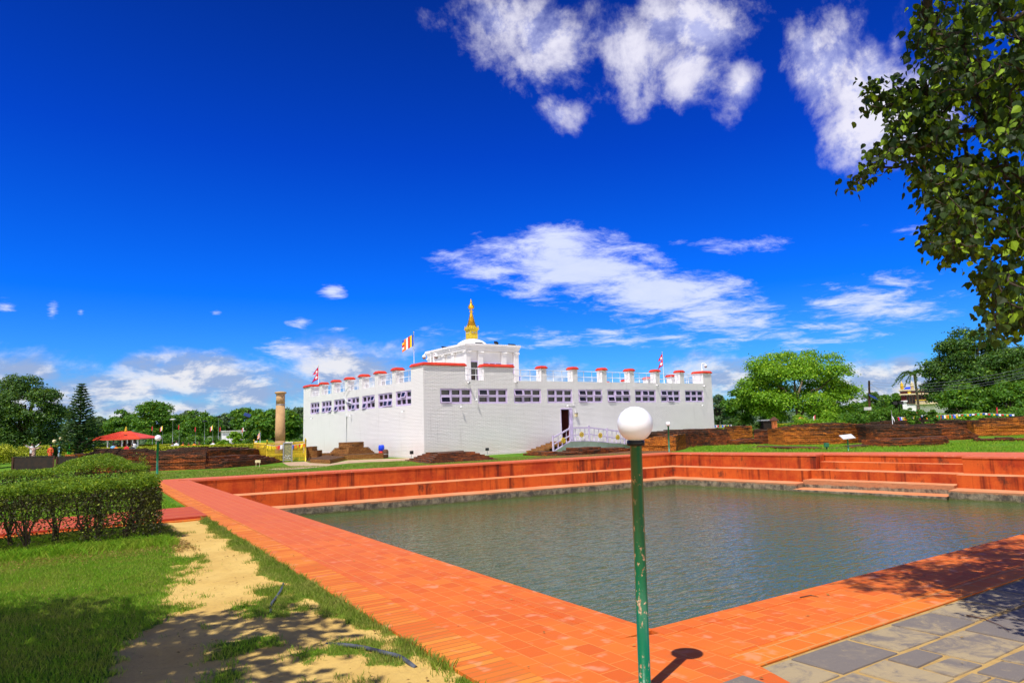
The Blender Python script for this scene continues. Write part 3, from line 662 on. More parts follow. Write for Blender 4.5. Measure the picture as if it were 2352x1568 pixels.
# curtain
b=MB(); vs=[];n=14
for i in range(n+1):
    z=z1-.12-(z1-z0-.3)*i/n; wv=.05*math.sin(i*.9); vs+=[(x1-.30+wv*.3,YC-.045-.02*math.sin(i*1.3),z),(x1-.07+wv,YC-.06-.03*math.sin(i*1.1),z)]
b.add(vs,[(2*i,2*i+1,2*i+3,2*i+2) for i in range(n)],True); b.build('curtain','lilac_paint',temple)
# tower
tx0,tx1,ty0,ty1,ztop=24.74,29.27,41.0,46.8,7.30
b=MB(); b.box(tx0+.14,ty0+.14,4.352,tx1-.14,ty1-.14,ztop); tower=b.build('tower','tower_paint',temple)
pil=[(24.74,25.10),(25.75,26.16),(27.76,28.17),(28.86,29.27)]
lpil=[(41.0,41.35),(44.1,44.45),(42.75,42.95),(46.45,46.8)]
def pp(*q): b=MB(); b.box(*q); b.build('pilaster','tower_paint',tower)
for a,c in pil[1:3]: pp(a,ty0,4.36,c,ty0+.139,ztop-.002)
for a,c in lpil[1:]: pp(tx0,a,4.36,tx0+.139,c,ztop-.002)
pp(tx0,ty0,4.36,25.10,ty0+.35,ztop-.002); pp(28.86,ty0,4.36,tx1,ty0+.35,ztop-.002)
def cc_(*q): b=MB(); b.tube(q,.065,10); b.build('capital','tower_paint',tower)
for a,c in pil: cc_((a-.04,ty0-.01,7.0),(c+.04,ty0-.01,7.0))
for a,c in lpil: cc_((tx0-.01,a-.04,7.0),(tx0-.01,c+.04,7.0))
pb=MB()
for k,(o,za,zb) in enumerate(((.02,7.10,7.22),(.05,7.222,7.32),(.09,7.322,7.44),(.14,7.442,7.60))): pb.box(tx0-o,ty0-o,za,tx1+o,ty1+o,zb)
pb.build('cornice','tower_paint',tower,.01)
for a,c,zb,zt,nm in ((25.10,25.75,4.5,6.36,2),(26.16,27.76,5.5,6.28,3),(28.17,28.86,5.5,6.25,1)):
    f=MB(); n=3 if nm==3 else 1; ww=(c-a)/n
    f.box(a,ty0+.05,zb,c,ty0+.138,zb+.05); f.box(a,ty0+.05,zt-.06,c,ty0+.138,zt)
    for i in range(n+1):
        xx=a+ww*i; f.box(max(a,xx-.045),ty0+.048,zb+.05,min(c,xx+.045),ty0+.138,zt-.06)
    fo_=f.build('tower_window','lilac_paint',tower); g=MB(); g.box(a+.02,ty0+.10,zb+.03,c-.02,ty0+.136,zt-.03); g.build('tower_pane','glass_dark',tower)
pc=at(*d6(715,1200),48.5)
b=MB(); b.tube([(tx0-.03,43.0,4.4),(tx0-.03,43.0,7.1),(tx0-.25,43.0,7.42),(tx0-.25,43.0,7.62)],.022,6); b.build('downpipe','white_paint',tower)
# dome and spire
cx,cy=27.02,43.9
zc=lambda y: float(onY(*d6(1065,y),cy)[2]); sc=.0042
b=MB(); b.lathe((cx,cy,0),[(1.36*math.cos(t),7.40+.95*math.sin(t)) for t in [i*math.pi/2/14 for i in range(14)]]+[(.05,8.35)],40); b.build('dome','dome_white',temple)
sp=MB(); zb0,zb1=zc(885),zc(770)
s=.335; sp.box(cx-s,cy-s,zb0-.15,cx+s,cy+s,zb1); sp.box(cx-s-.05,cy-s-.05,zb1+.002,cx+s+.05,cy+s+.05,zb1+.06); sp.box(cx-s-.09,cy-s-.09,zb1+.062,cx+s+.09,cy+s+.09,zb1+.11)
spire=sp.build('spire','gold_paint',temple,.008)
sp=MB(); z0=zb1+.11
for sx in(-1,1):
    for sy in(-1,1): sp.lathe((cx+sx*.36,cy+sy*.36,z0),[(.05,0),(.06,.06),(.03,.12),(.045,.16),(.01,.24)],8)
for ax,ay in((1,0),(0,1),(-1,0),(0,-1)):
    px_,py_=cx+ax*.40,cy+ay*.40; tx,ty=-ay,ax
    sp.add([(px_-tx*.26,py_-ty*.26,z0),(px_+tx*.26,py_+ty*.26,z0),(px_+tx*.18,py_+ty*.18,z0+.12),(px_,py_,z0+.26),(px_-tx*.18,py_-ty*.18,z0+.12),
            (px_-tx*.26-ax*.05,py_-ty*.26-ay*.05,z0),(px_+tx*.26-ax*.05,py_+ty*.26-ay*.05,z0),(px_+tx*.18-ax*.05,py_+ty*.18-ay*.05,z0+.12),(px_-ax*.05,py_-ay*.05,z0+.26),(px_-tx*.18-ax*.05,py_-ty*.18-ay*.05,z0+.12)],
           [(0,1,2,3,4),(9,8,7,6,5)]+[(i,(i+1)%5,(i+1)%5+5,i+5) for i in range(5)])
sp.build('crest','gold_paint',spire)
prof=[]; N=12; za,zb_=zc(690),zc(460)
for i in range(N):
    t0=i/N; t1=(i+.62)/N; r=(.37-.265*t0**.85); z_0=za+(zb_-za)*t0; z_1=za+(zb_-za)*t1
    prof+=[(r*.80,z_0),(r,z_0+.008),(r*.985,z_1-.01),(r*.80,z_1)]
prof=[(.30,zb1+.1)]+prof+[(.09,zb_),(.09,zc(440)),(.17,zc(436)),(.17,zc(428)),(.05,zc(424)),(.05,zc(385))]
b=MB(); b.lathe((cx,cy,0),prof,28,False); b.build('ring_cone','gold',spire)
b=MB(); b.lathe((cx,cy,0),[(.07,zc(385)),(.22,zc(372)),(.235,zc(362)),(.225,zc(350)),(.24,zc(340)),(.20,zc(322)),(.13,zc(310)),(.10,zc(290)),(.045,zc(230)),(.06,zc(225)),(.012,zc(208))],20)
for i in range(8):
    t=i*math.pi/4; b.tube([(cx+.06*math.cos(t),cy+.06*math.sin(t),zc(424)),(cx+.21*math.cos(t),cy+.21*math.sin(t),zc(372))],.008,5)
b.build('finial','gold',spire)
e=MB()
ze=(zb0+zb1)/2+.05
for (O,u,n) in (((cx,cy-s-.004,ze),(1,0,0),(0,-1,0)),((cx-s-.004,cy,ze),(0,-1,0),(-1,0,0))):
    O,u,n=[np.array(q,float) for q in(O,u,n)]
    for sd in(-1,1):
        vs=[O+u*(sd*.13+.085*math.cos(t))+np.array((0,0,1.))*.035*math.sin(t)*(1.3 if math.sin(t)>0 else .7) for t in [k*math.pi/8 for k in range(16)]]
        e.add(vs,[tuple(range(16))])
e.build('painted_eyes','white_paint',spire)
e=MB()
for (O,u,n) in (((cx,cy-s-.007,ze),(1,0,0),(0,-1,0)),((cx-s-.007,cy,ze),(0,-1,0),(-1,0,0))):
    O,u,n=[np.array(q,float) for q in(O,u,n)]
    for sd in(-1,1):
        e.add([O+u*(sd*.13+.025*math.cos(t))+np.array((0,0,1.))*.025*math.sin(t) for t in [k*math.pi/5 for k in range(10)]],[tuple(range(10))])
        e.obox(O+u*(sd*.13)+np.array((0,0,.075)),u*.09,n*.003,(0,0,.008))
    e.obox(O+np.array((0,0,-.06)),u*.012,n*.003,(0,0,.05))
e.build('painted_pupils','black_plastic',spire)
# small fittings on the temple, each a thing of its own
def spout(x,z,label):
    t=thing('drain_spout',label,'drain spout',(x,YC,z),'white drain spouts under the parapet'); b=MB(); b.tube([(x,YC+.05,z),(x,YC-.22,z-.03)],.05,10); b.build('pipe','white_paint',t)
    b=MB(); b.tube([(x,YC-.221,z-.03),(x,YC-.224,z-.03)],.04,10); b.build('bore','black_plastic',t)
for x,z,l in ((22.17,4.5,'white drain spout below the parapet gap at the temple corner'),(25.78,4.55,'white drain spout below the parapet left of the long railing row'),(39.0,4.47,'white drain spout between the seventh and eighth front windows'),(44.45,4.45,'white drain spout above the last window at the far right')): spout(x,z,l)
def walllamp(O,n,label):
    t=thing('wall_lamp',label,'wall lamp',O,'small lamps on the temple walls'); O=np.array(O,float); n=np.array(n,float); b=MB()
    b.tube([O,O+n*.12+np.array((0,0,.02))],.014,6); b.build('bracket','grey_metal',t); b=MB(); b.tube([O+n*.12+np.array((0,0,.05)),O+n*.16+np.array((0,0,-.08))],[.035,.06],8); b.build('lamp_head','white_plastic',t)
for x,z,l in ((21.55,3.02,'small lamp on a bracket under the first front window'),(22.67,3.45,'small lamp on a bracket between the first two front windows'),(30.0,3.02,'small floodlight above the temple doorway'),(44.0,2.95,'small lamp under the last front window at the far right')): walllamp((x,YC,z),(0,-1,0),l)
for y,z,l in ((39.2,2.85,'small lamp under the left wall window nearest the corner'),(47.9,2.85,'small lamp under the middle window of the left wall'),(56.4,2.85,'small lamp under the farthest window of the left wall')): walllamp((XC,y,z),(-1,0,0),l)
t=thing('power_socket','white conduit and socket box on the wall right of the doorway','socket box',(30.85,YC,2.3)); b=MB(); b.tube([(30.2,YC-.02,3.0),(30.80,YC-.02,3.0),(30.82,YC-.02,2.38)],.015,6); b.build('conduit','white_paint',t); b=MB(); b.box(30.74,YC-.14,2.22,30.92,YC-.002,2.42); b.build('socket','cream',t,.01); b=MB(); b.box(30.75,YC-.16,2.42,30.91,YC-.002,2.47); b.build('socket_cover','black_plastic',t)
t=thing('conductor_rod','thin grey rod fixed upright on the left temple wall','conductor rod',(XC,48.8,0)); b=MB(); b.tube([(XC-.03,48.85,.3),(XC-.03,48.85,2.75)],.018,6); b.build('rod','grey_metal',t); b=MB(); b.box(XC-.08,48.72,2.75,XC-.002,48.98,2.92); b.build('clamp_box','white_plastic',t)
t=thing('curved_pipe','white pipe curving from the railing down to a left wall window','pipe',(XC,48,4)); b=MB()
cp=[(XC-.05,47.35,4.98),(XC-.12,48.2,4.93),(XC-.15,48.9,4.6),(XC-.15,49.05,4.2),(XC-.12,48.7,3.9),(XC-.08,48.0,3.75),(XC-.05,47.75,3.68)]
b.tube(cp,.03,8); b.build('pipe','rail_white',t)
def cctv(O,n,label,arm=.35,H=.5):
    t=thing('dome_camera',label,'security camera',O); O=np.array(O,float); n=np.array(n,float); n/=np.linalg.norm(n); up=np.array((0,0,1.)); b=MB()
    b.tube([O,O+up*H,O+up*(H+.06)+n*.06,O+up*(H+.05)+n*arm,O+up*(H-.02)+n*(arm+.04)],.035,8); b.build('bracket','white_plastic',t)
    b=MB(); c=O+n*(arm+.05)+up*(H-.18); b.lathe(c,[(.03,.16),(.09,.13),(.125,.05),(.12,-.02)][::-1],14); b.build('housing','white_plastic',t)
    b=MB(); b.lathe(c,[(.02,-.13),(.07,-.11),(.10,-.06),(.11,-.02)],14); b.build('camera_bubble','grey_metal',t)
cctv((19.75,36.95,5.7),(-1,.25,0),'white dome camera on the near temple corner reaching out to the left')
cctv((19.95,36.9,5.7),(.3,-1,0),'white dome camera on the near temple corner facing the pool',.16,.52)
cctv((45.0,37.1,5.7),(.8,-.4,0),'white dome camera on the far right corner pillar of the temple',.3,.6)
t=thing('ground_floodlight','small dark floodlight on a stake before the left wall corner','floodlight',(18.7,37.6,0)); b=MB(); b.tube([(18.7,37.6,-.05),(18.7,37.6,.25)],.015,6); b.build('stake','grey_metal',t); b=MB(); b.box(18.6,37.5,.22,18.8,37.62,.42); b.build('lamp_head','black_plastic',t,.01)
t=thing('ground_floodlight','small dark floodlight on a stake before the front wall','floodlight',(23.1,36.1,0)); b=MB(); b.tube([(23.1,36.0,-.05),(23.1,36.0,.3)],.015,6); b.build('stake','grey_metal',t); b=MB(); b.box(23.0,35.95,.25,23.2,36.07,.42); b.build('lamp_head','black_plastic',t,.01)
for i,(x,y,l) in enumerate(((tx1-1.9,ty0+.1,'dark roof floodlight right of the white dome'),(tx0+1.2,ty0+.15,'low dark solar plate at the front corner of the tower roof'),(tx0+.15,44.2,'low dark solar plate at the left edge of the tower roof'),(tx1-.5,ty0+.1,'low dark solar plate at the right end of the tower roof'))):
    t=thing('roof_light',l,'roof light',(x,y,7.6),'dark lights on the tower roof'); b=MB(); b.obox((x,y,7.66+(.08 if i==0 else 0)),(.30 if i else .12,0,0),(0,.12,.06),(0,-.01,.02 if i else .08)); b.build('panel','black_plastic',t); b=MB(); b.box(x-.1,y-.03,7.601,x+.1,y+.03,7.65); b.build('foot','grey_metal',t)
# flags
def flagpole(name,label,base,H,kind,wd,ht,dirv,group=None,rad=.018,top=0):
    base=np.array(base,float); t=thing(name,label,'flag',base,group); b=MB(); b.tube([base,base+np.array((0,0,H))],rad,8); b.build('pole','rail_white',t)
    b=MB(); b.ball(base+np.array((0,0,H+rad)),rad*1.8,6); b.build('finial','gold_paint',t)
    d=np.array(dirv,float); d/=np.linalg.norm(d); prp=np.array((-d[1],d[0],0)); up=np.array((0,0,1.)); ht0=H-.04-top
    def pt(u,v,off=0):         # u along 0..1, v from top 0..1
        droop=(.30 if kind=='nepal' else .55)*ht*u**1.3; wv=.05*wd*math.sin(u*7+v*2)*(.3+u)
        return base+d*(u*wd)+prp*(wv+off)+up*(ht0-v*ht-droop)
    if kind=='nepal':
        def shp(mb,off,sh=0.):
            vs=[];fs=[];n=14;K=8
            for i in range(n+1):
                v=i/n
                if v<.5: w_=v/.5*1.0
                else: w_=(v-.5)/.5*.92+.08 if v<1 else 1.
                if v>.5: w_=.25+(v-.5)/.5*.75
                w_=max(.02,min(1,w_)-sh)
                if v>.97: w_=max(.02,1-sh)
                for k in range(K+1): vs.append(pt(k/K*w_,min(max(v,sh*.6),1-sh*.6),off))
            for i in range(n):
                for k in range(K): fs.append((i*(K+1)+k,i*(K+1)+k+1,(i+1)*(K+1)+k+1,(i+1)*(K+1)+k))
            mb.add(vs,fs,True)
        m1=MB(); shp(m1,0); m1.build('border','flag_blue',t); m2=MB(); shp(m2,.006,.07); m2.build('field','flag_crimson',t); m2=MB(); shp(m2,-.006,.07); m2.build('field','flag_crimson',t)
        m3=MB()
        for off in (.011,-.011):
            for (u,v,r) in ((.24,.36,.10),(.28,.78,.12)):
                vs=[pt(u+r*math.cos(a)*(1. if q%2 else .7)*ht/wd*.8,v+r*math.sin(a)*(1. if q%2 else .7),off) for q,a in enumerate([i*math.pi/8 for i in range(16)])]; m3.add(vs,[tuple(range(16))])
        m3.build('emblem','flag_white',t)
    else:
        cols=['flag_blue','cloth_yellow','flag_crimson','flag_white','flag_orange']; n=6
        for s_ in range(6):
            if s_<5:
                m=MB(); vs=[];K=4;J=6
                for i in range(K+1):
                    for j in range(J+1): vs.append(pt((s_+i/K)/6,j/J))
                m.add(vs,[(i*(J+1)+j,(i+1)*(J+1)+j,(i+1)*(J+1)+j+1,i*(J+1)+j+1) for i in range(K) for j in range(J)],True); m.build('stripe',cols[s_] ,t)
            else:
                for j in range(5):
                    m=MB(); m.add([pt(5/6,j/5),pt(1,j/5),pt(1,(j+1)/5),pt(5/6,(j+1)/5)],[(0,1,2,3)]); m.build('stripe',cols[j],t)
    return t
pz=lambda x,y,Y: onY(x,y,Y)
left=(-.82,.57,0)
def fp_at(dx,ytop,ybase,Y): a=onY(dx,ybase,Y); b=onY(dx,ytop,Y); return a,b[2]-a[2]
flagpole('flag','red double-pennant flag at the far left end of the temple parapet',(20.0,57.9,5.7),1.65,'nepal',.6,1.15,(-.85,.3,0))
a,hh=fp_at(951,763,835,38.0)
flagpole('flag','striped flag with yellow and red bands beside the near temple corner',(a[0],38.0,4.4),hh+a[2]-4.4,'bud',.72,.72,(-.85,.55,0),top=.1)
flagpole('flag','red double-pennant flag at the right end of the temple roof',(44.1,40.5,4.4),3.2,'nepal',.55,1.15,(-.7,.3,0))
flagpole('flag','yellow and red flag glimpsed through the parapet railing',(31.2,43.5,4.4),1.35,'bud',.95,.5,(-1,.35,0),top=.1)
# ramp and railing
YR=35.0
W_=lambda x,y: onY(*c10(x,y),YR)
pt_=[(445,552,805),(711,402,642),(1012,397,636),(1296,437,660),(1565,470,684),(1800,490,705),(2068,510,720)]
base=[W_(x,yb) for x,yt,yb in pt_]; tops=[W_(x,yt) for x,yt,yb in pt_]
ramp=thing('access_ramp','grey-green rendered ramp below the lilac railing at the temple door','ramp',(base[1][0],YR+.7,0))
poly=[(base[0][0],-.1)]+[(b_[0],max(b_[2],-.05)) for b_ in base]+[(base[-1][0],-.1)]
n=len(poly); b=MB(); b.add([(x,YR+.04,z) for x,z in poly]+[(x,YC-.05,z) for x,z in poly],[tuple(range(n)),tuple(reversed(range(n,2*n)))]+[(i,i+n,(i+1)%n+n,(i+1)%n) for i in range(n)])
b.build('ramp_wall','grey_render',ramp)
k=MB()
for i in range(6): k.bar((base[i][0],YR+.02,max(base[i][2],0)),(base[i+1][0],YR+.02,max(base[i+1][2],0)),.10,.07)
k.build('kerb','lilac_paint',ramp)
st=thing('brick_steps','orange brick steps rising to the temple doorway','steps',(26.8,35.8,0)); ns=6; xa=W_(245,820)[0]; xb=base[1][0]-.1
for i in range(ns):
    b=MB(); xx=xa+(xb-xa)*i/ns; b.box(xx,YR+.09,-.05,xb+(0 if i<ns-1 else .6),YC-.06-.002*i,base[1][2]*(i+1)/ns-.001*i); b.build('step','ruin_yellow',st)
rail=thing('ramp_railing','lilac ramp railing with golden spoked wheels in front of the door','railing',(base[2][0],YR,0))
k=MB()
for i,(bq,tq) in enumerate(zip(base,tops)):
    k=MB(); k.box(bq[0]-.05,YR-.05,bq[2]-.03,bq[0]+.05,YR+.05,tq[2]); k.build('post','lilac_paint',rail,.012)
for nm,y0s in (('top_rail',(585,435,428,465,498,520,540)),('middle_rail',(690,552,532,575,605,625,645))):
    pts=[W_(p[0],y) for p,y in zip(pt_,y0s)]; k=MB()
    for i in range(6): k.bar((pts[i][0],YR,pts[i][2]),(pts[i+1][0],YR,pts[i+1][2]),.055,.10 if nm=='top_rail' else .07)
    k.build(nm,'lilac_paint',rail)
    if nm=='top_rail': trp=pts
for i in range(6):
    for f in ((.28,.52,.76) if i==0 else (.25,.5,.75)):
        p=trp[i]*(1-f)+trp[i+1]*f; q=base[i]*(1-f)+base[i+1]*f
        k=MB(); k.tube([(p[0],YR,p[2]),(q[0],YR,q[2])],.022,6); k.build('baluster','lilac_paint',rail)
for x,y in ((590,628),(875,537),(1167,550),(1440,580),(1690,606)):
    c=W_(x,y); c[1]=YR-.09; k=MB(); r=.165
    ring=[]
    for rr_,yy in ((r*.72,-.025),(r,-.025),(r,.025),(r*.72,.025)): ring.append([(c[0]+rr_*math.cos(t),c[1]+yy,c[2]+rr_*math.sin(t)) for t in [j*math.pi/12 for j in range(24)]])
    vs=sum(ring,[]); k.add(vs,[(a*24+j,a*24+(j+1)%24,((a+1)%4)*24+(j+1)%24,((a+1)%4)*24+j) for a in range(4) for j in range(24)])
    for j in range(4):
        t=j*math.pi/4; k.bar((c[0]-r*.8*math.cos(t),c[1]+.001*j,c[2]-r*.8*math.sin(t)),(c[0]+r*.8*math.cos(t),c[1]+.001*j,c[2]+r*.8*math.sin(t)),.028,.03)
    for j in range(8):
        t=j*math.pi/4; k.ball((c[0]+r*1.02*math.cos(t),c[1],c[2]+r*1.02*math.sin(t)),.025,5)
    k.tube([(c[0],c[1]-.04,c[2]),(c[0],c[1]+.04,c[2])],.05,12); k.build('wheel_emblem','gold_paint',rail)
# ------------------------------------------------------------------ brick ruins
def hz(xD,yb,yt,z=-.05):
    p=onz(xD,yb,z); v=ray(xD,yt); t=math.hypot(p[0],p[1])/math.hypot(v[0],v[1]); return (p[0],p[1],HC+v[2]*t)
def ruin(label,ptsD,thick,rows=(),m='ruin_dark',course=.070,batter=.10,rag=.09,seed=0,z0=-.07,group=None,rough=.036,flat=1.):
    pts=[hz(*p) for p in ptsD]
    if flat<1:            # keep the run of the wall nearly square to the viewing heading
        dp=[p[0]*CH[0]+p[1]*CH[1] for p in pts]; md=sum(dp)/len(dp); q=[]
        for (xd,yb,yt),d_ in zip(ptsD,dp): p=at(xd,yt,md+flat*(d_-md)); q.append((p[0],p[1],p[2]))
        pts=q
    P=np.array(pts); seg=np.linalg.norm(np.diff(P[:,:2],axis=0),axis=1); S=np.r_[0,np.cumsum(seg)]; L=S[-1]; n=max(3,int(L/.26))
    s=np.linspace(0,L,n+1); X=np.interp(s,S,P[:,0]); Y=np.interp(s,S,P[:,1]); Hh=np.interp(s,S,P[:,2])
    tx_,ty_=X[-1]-X[0],Y[-1]-Y[0]; ln=math.hypot(tx_,ty_); a_,b_=-ty_/ln,tx_/ln
    if a_*CH[0]+b_*CH[1]<0: a_,b_=-a_,-b_
    nx_,ny_=np.full(n+1,a_),np.full(n+1,b_)
    b=MB(); allrows=[(0.,0.)]+list(rows)
    for ri,(ins,dh) in enumerate(allrows):
        hr=np.array([Hh[i]+dh+rag*(mn.noise(Vector((X[i]*.8,Y[i]*.8,seed+ri)))+.4*mn.noise(Vector((X[i]*3,Y[i]*3,seed+ri)))) for i in range(n+1)])
        zlow=z0 if ri==0 else (Hh.min()+allrows[ri-1][1]-.45); k=0; z=zlow
        while z<hr.max():
            zt=z+course; cj=random.uniform(-1,1)*rough*1.1
            act=[hr[i]>=zt-course*.5 for i in range(n+1)]
            i=0
            while i<n:
                if not(act[i] and act[i+1]): i+=1; continue
                j=i
                while j<n and act[j+1]: j+=1
                vs=[]
                for q in range(i,j+1):
                    off=ins+batter*(z-z0)*(1 if ri==0 else .3)+cj+rough*2*mn.noise(Vector((X[q]*1.3,Y[q]*1.3,z*2.+seed)))+random.uniform(-.6,.6)*rough
                    bk=max(thick-.02*random.random(),off+.3); zz=random.uniform(-.004,.004)
                    fx,fy=X[q]+nx_[q]*off,Y[q]+ny_[q]*off; gx_,gy_=X[q]+nx_[q]*bk,Y[q]+ny_[q]*bk
                    vs+=[(fx,fy,z+.002),(fx,fy,zt-.006+zz),(gx_,gy_,zt-.006+zz),(gx_,gy_,z+.002)]
                m_=j-i+1; fs=[]
                for q in range(m_-1):
                    a=q*4; c=a+4
                    for r in range(3): fs.append((a+r,c+r,c+r+1,a+r+1))
                fs+=[(0,1,2,3),((m_-1)*4+3,(m_-1)*4+2,(m_-1)*4+1,(m_-1)*4)]
                b.add(vs,fs); i=j+1
            z=zt
    o=b.build('brick_ruin',m); return tag(o,label,'ruin',group or 'low brick ruins')
def block(b,poly,z0,z1,course=.08,inset=.0,jit=.015):
    P=np.array([p[:2] for p in poly],float); c=P.mean(0); z=z0; k=0
    # subdivide
    while z<z1-1e-4:
        zt=min(z+course,z1); pts=[]
        for i in range(len(P)):
            a,e=P[i],P[(i+1)%len(P)]; n=max(1,int(np.linalg.norm(e-a)/.3))
            for q in range(n): pts.append(a+(e-a)*q/n)
        out=[]
        for p in pts:
            d=c-p; L=np.linalg.norm(d); out.append(p+d/L*(min(inset*k,L*.9)+random.uniform(-jit,jit)))
        n=len(out); b.add([(p[0],p[1],z+.002) for p in out]+[(p[0],p[1],zt-.004) for p in out],[(i,(i+1)%n,(i+1)%n+n,i+n) for i in range(n)]+[tuple(range(n,2*n))]); z=zt; k+=1
ruin('long dark brick ruin with stepped top behind the left lamp post',[(172,1091,1060),(214,1087,1041),(345,1081,1045),(472,1077,1043)],1.9,[(.4,.08),(.8,.17),(1.2,.26)],seed=1)
ruin('recessed dark brick wall between the long left ruin and the golden fence',[(478,1069,1033),(572,1061,1030.5),(611,1054,1031)],2.6,[(.6,.08),(1.2,.16)],seed=2)
ruin('low sloping brick apron tapering to the golden fence',[(474,1077,1064),(528,1074,1059),(594,1068,1053),(640,1062.5,1055),(655,1061,1059)],1.6,[(.22,.085),(.45,.17),(.75,.26)],seed=3,batter=.25)
st=thing('brick_stupa','round-topped stepped brick stupa against the left temple wall','stupa',(17.2,43,0))
cs=at(807,1030,45.0)[:2]
b=MB(); block(b,[(15.75,40.75),(17.9,39.85),(18.75,45.5),(16.3,46.6)],-.08,.25,.082); b.build('platform','ruin_yellow',st)
b=MB(); h_=1.22; block(b,[(cs[0]-.7,cs[1]-1.25),(cs[0]+1.2,cs[1]-.9),(cs[0]+.7,cs[1]+1.2),(cs[0]-1.25,cs[1]+.7)],.25,.64,.08,.09); b.build('stepped_base','ruin_yellow',st)
b=MB(); block(b,[(cs[0]+.80*math.cos(t),cs[1]+.80*math.sin(t)) for t in [i*math.pi/10 for i in range(20)]],.64,.98,.07,0,.01); b.build('drum','ruin_yellow',st)
b=MB(); block(b,[onz(*p) for p in ((713,1060),(758,1062),(793,1054),(748,1049.5))],-.08,.16,.08); tag(b.build('brick_platform','ruin_yellow'),'low flat brick platform right of the golden fence','platform','low brick ruins')
b=MB(); block(b,[onz(*p) for p in ((703,1057),(713,1059.5),(746,1052),(762,1045.5),(728,1044.8),(703,1048))],-.08,.02,.05); tag(b.build('brick_platform','ruin_yellow'),'thin orange brick floor behind the low platform by the fence','platform','low brick ruins')
b=MB(); q0=at(703,1040,46.5)[:2]; q1=at(729,1040,46.5)[:2]; q2=at(717,1040,46.5)[:2]; d_=CH[:2]*1.2
block(b,[q0,q1,q1+d_,q0+d_],-.08,.46,.082); block(b,[q0,q2,q2+d_,q0+d_],.46,.73,.082); tag(b.build('brick_pier','ruin_yellow'),'stepped brick pier just behind the golden fence corner','pier','low brick ruins')
b=MB(); block(b,[(17.35,35.7),(16.35,30.9),(20.6,31.0),(21.6,35.6)],-.08,.40,.08,.27,.03); tag(b.build('stepped_platform','ruin_dark'),'low stepped brick pyramid on the lawn at the near temple corner','platform','low brick ruins')
ruin('low ragged brick remains on bare soil before the ramp',[(1235,1047,1044),(1257,1048,1041),(1330,1045,1037),(1337,1045,1031),(1393,1041,1029.5),(1401,1040,1033),(1449,1036,1030),(1476,1034,1031)],1.8,[(.35,.07)],seed=4,batter=.3)
ruin('orange brick ruin right behind the white lamp globe',[(1470,1035,1009),(1510,1036,1004),(1551,1037,999.5)],3.0,[(.6,.06)],m='ruin_orange',seed=5,batter=.18,flat=.35)
ruin('dark layered brick ruin curving away behind the small lamp post',[(1553,1037,999.4),(1578,1033,993),(1612,1023,991.5),(1645,1019.5,989),(1682,1017,985)],3.4,[(.5,.06),(1.1,.12)],seed=6,batter=.45,flat=.35)
ruin('low dark ledge under the square brick block',[(1681,1022,1010),(1752,1019.5,1006.5)],1.4,[],seed=7,flat=.35)
ruin('square brick block standing alone beyond the low dark ledge',[(1685,1015,977.5),(1728,1013,977)],1.6,[],m='ruin_orange',seed=8,rag=.03,batter=.05,flat=.35)
ruin('dark brick wall between the square block and the orange wall',[(1730,1018,987),(1768,1019,988),(1803,1020,990)],1.8,[(.3,.05)],seed=9,flat=.35)
ruin('long orange brick wall behind the tilted information board',[(1799,1021,985),(1837,1022,980),(1895,1022,973),(1938,1020,971),(1975,1016,973),(2012,1012,975)],2.2,[(.5,.06)],m='ruin_orange',seed=10,flat=.35)
ruin('flat brick slab in the grass before the orange wall',[(1725,1029,1027.5),(1797,1031,1026.5),(1895,1033,1028),(1960,1030,1024.5),(2030,1023,1019)],1.8,[],seed=11,batter=0)
ruin('long low back wall of dark brick below the prayer flags',[(1960,1004,972),(2010,1004,967),(2120,1003,962.5),(2180,1002,963),(2262,1001,964)],1.5,[],seed=12,flat=.35)
ruin('massive dark brick core with upright scars on the right lawn',[(2009,1018,981),(2045,1020,978),(2110,1017,980),(2163,1012,982)],2.6,[(.5,.07),(1.,.14)],seed=13,batter=.08,flat=.35)
ruin('lower brick tier projecting on the lawn before the massive core',[(2030,1027,1011),(2075,1029,1008),(2122,1029,1006.5),(2152,1022,1004),(2180,1015.5,1000.5)],1.6,[],seed=14,batter=.12,flat=.35)
ruin('dark broken brick wall stepping down toward the right lawn',[(2150,1011,973),(2190,1011,973),(2208,1011,976),(2222,1010,984),(2236,1008,992),(2248,1005,999)],1.8,[],seed=15,flat=.35)
ruin('orange brick wall with a vertical joint at the far right',[(2236,1000,967),(2259,1000,964),(2262,1000,961),(2352,1000,956),(2460,1000,952)],1.8,[],m='ruin_orange',seed=16,rag=.03,batter=.03,flat=.35)
ruin('low dark brick kerb in the grass at the right edge',[(2240,1012,1005.5),(2352,1013.5,1005),(2460,1015,1006)],.7,[],seed=17,batter=.0,flat=.35)
# ------------------------------------------------------------------ golden fence, pillar, stand
fA=onz(702,1057)[:2]; fB=at(613,1050,43.2)[:2]; fC=at(583,1040,48.5)[:2]; fD=at(701,1040,48.5)[:2]
fence=thing('golden_fence','golden picket fence hung with bunting round the stone pillar','fence',(*((fA+fB)/2),0))
for (p,q) in ((fA,fB),(fB,fC),(fC,fD),(fD,fA)):
    L=np.linalg.norm(q-p); n=int(L/.085); b=MB()
    for i in range(1,n):
        x=p+(q-p)*i/n; b.bar((*x,-.02),(*x,.98),.022); b.lathe((*x,.98),[(.02,0),(.028,.03),(.004,.11)],5)
        if i%2: 
            b.bar((*x,-.02),(*x,.36),.035)
    b.build('picket_row','gold_paint',fence)
    b=MB()
    for z in (.06,.36,.42,.86): b.bar((*p,z),(*q,z),.035,.04)
    b.build('rail','gold_paint',fence)
for p in (fA,fB,fC,fD): b=MB(); b.tube([(*p,-.05),(*p,1.22)],.04,10); b.lathe((*p,1.22),[(.05,0),(.05,.03),(.01,.09)],8); b.build('post','gold_paint',fence)
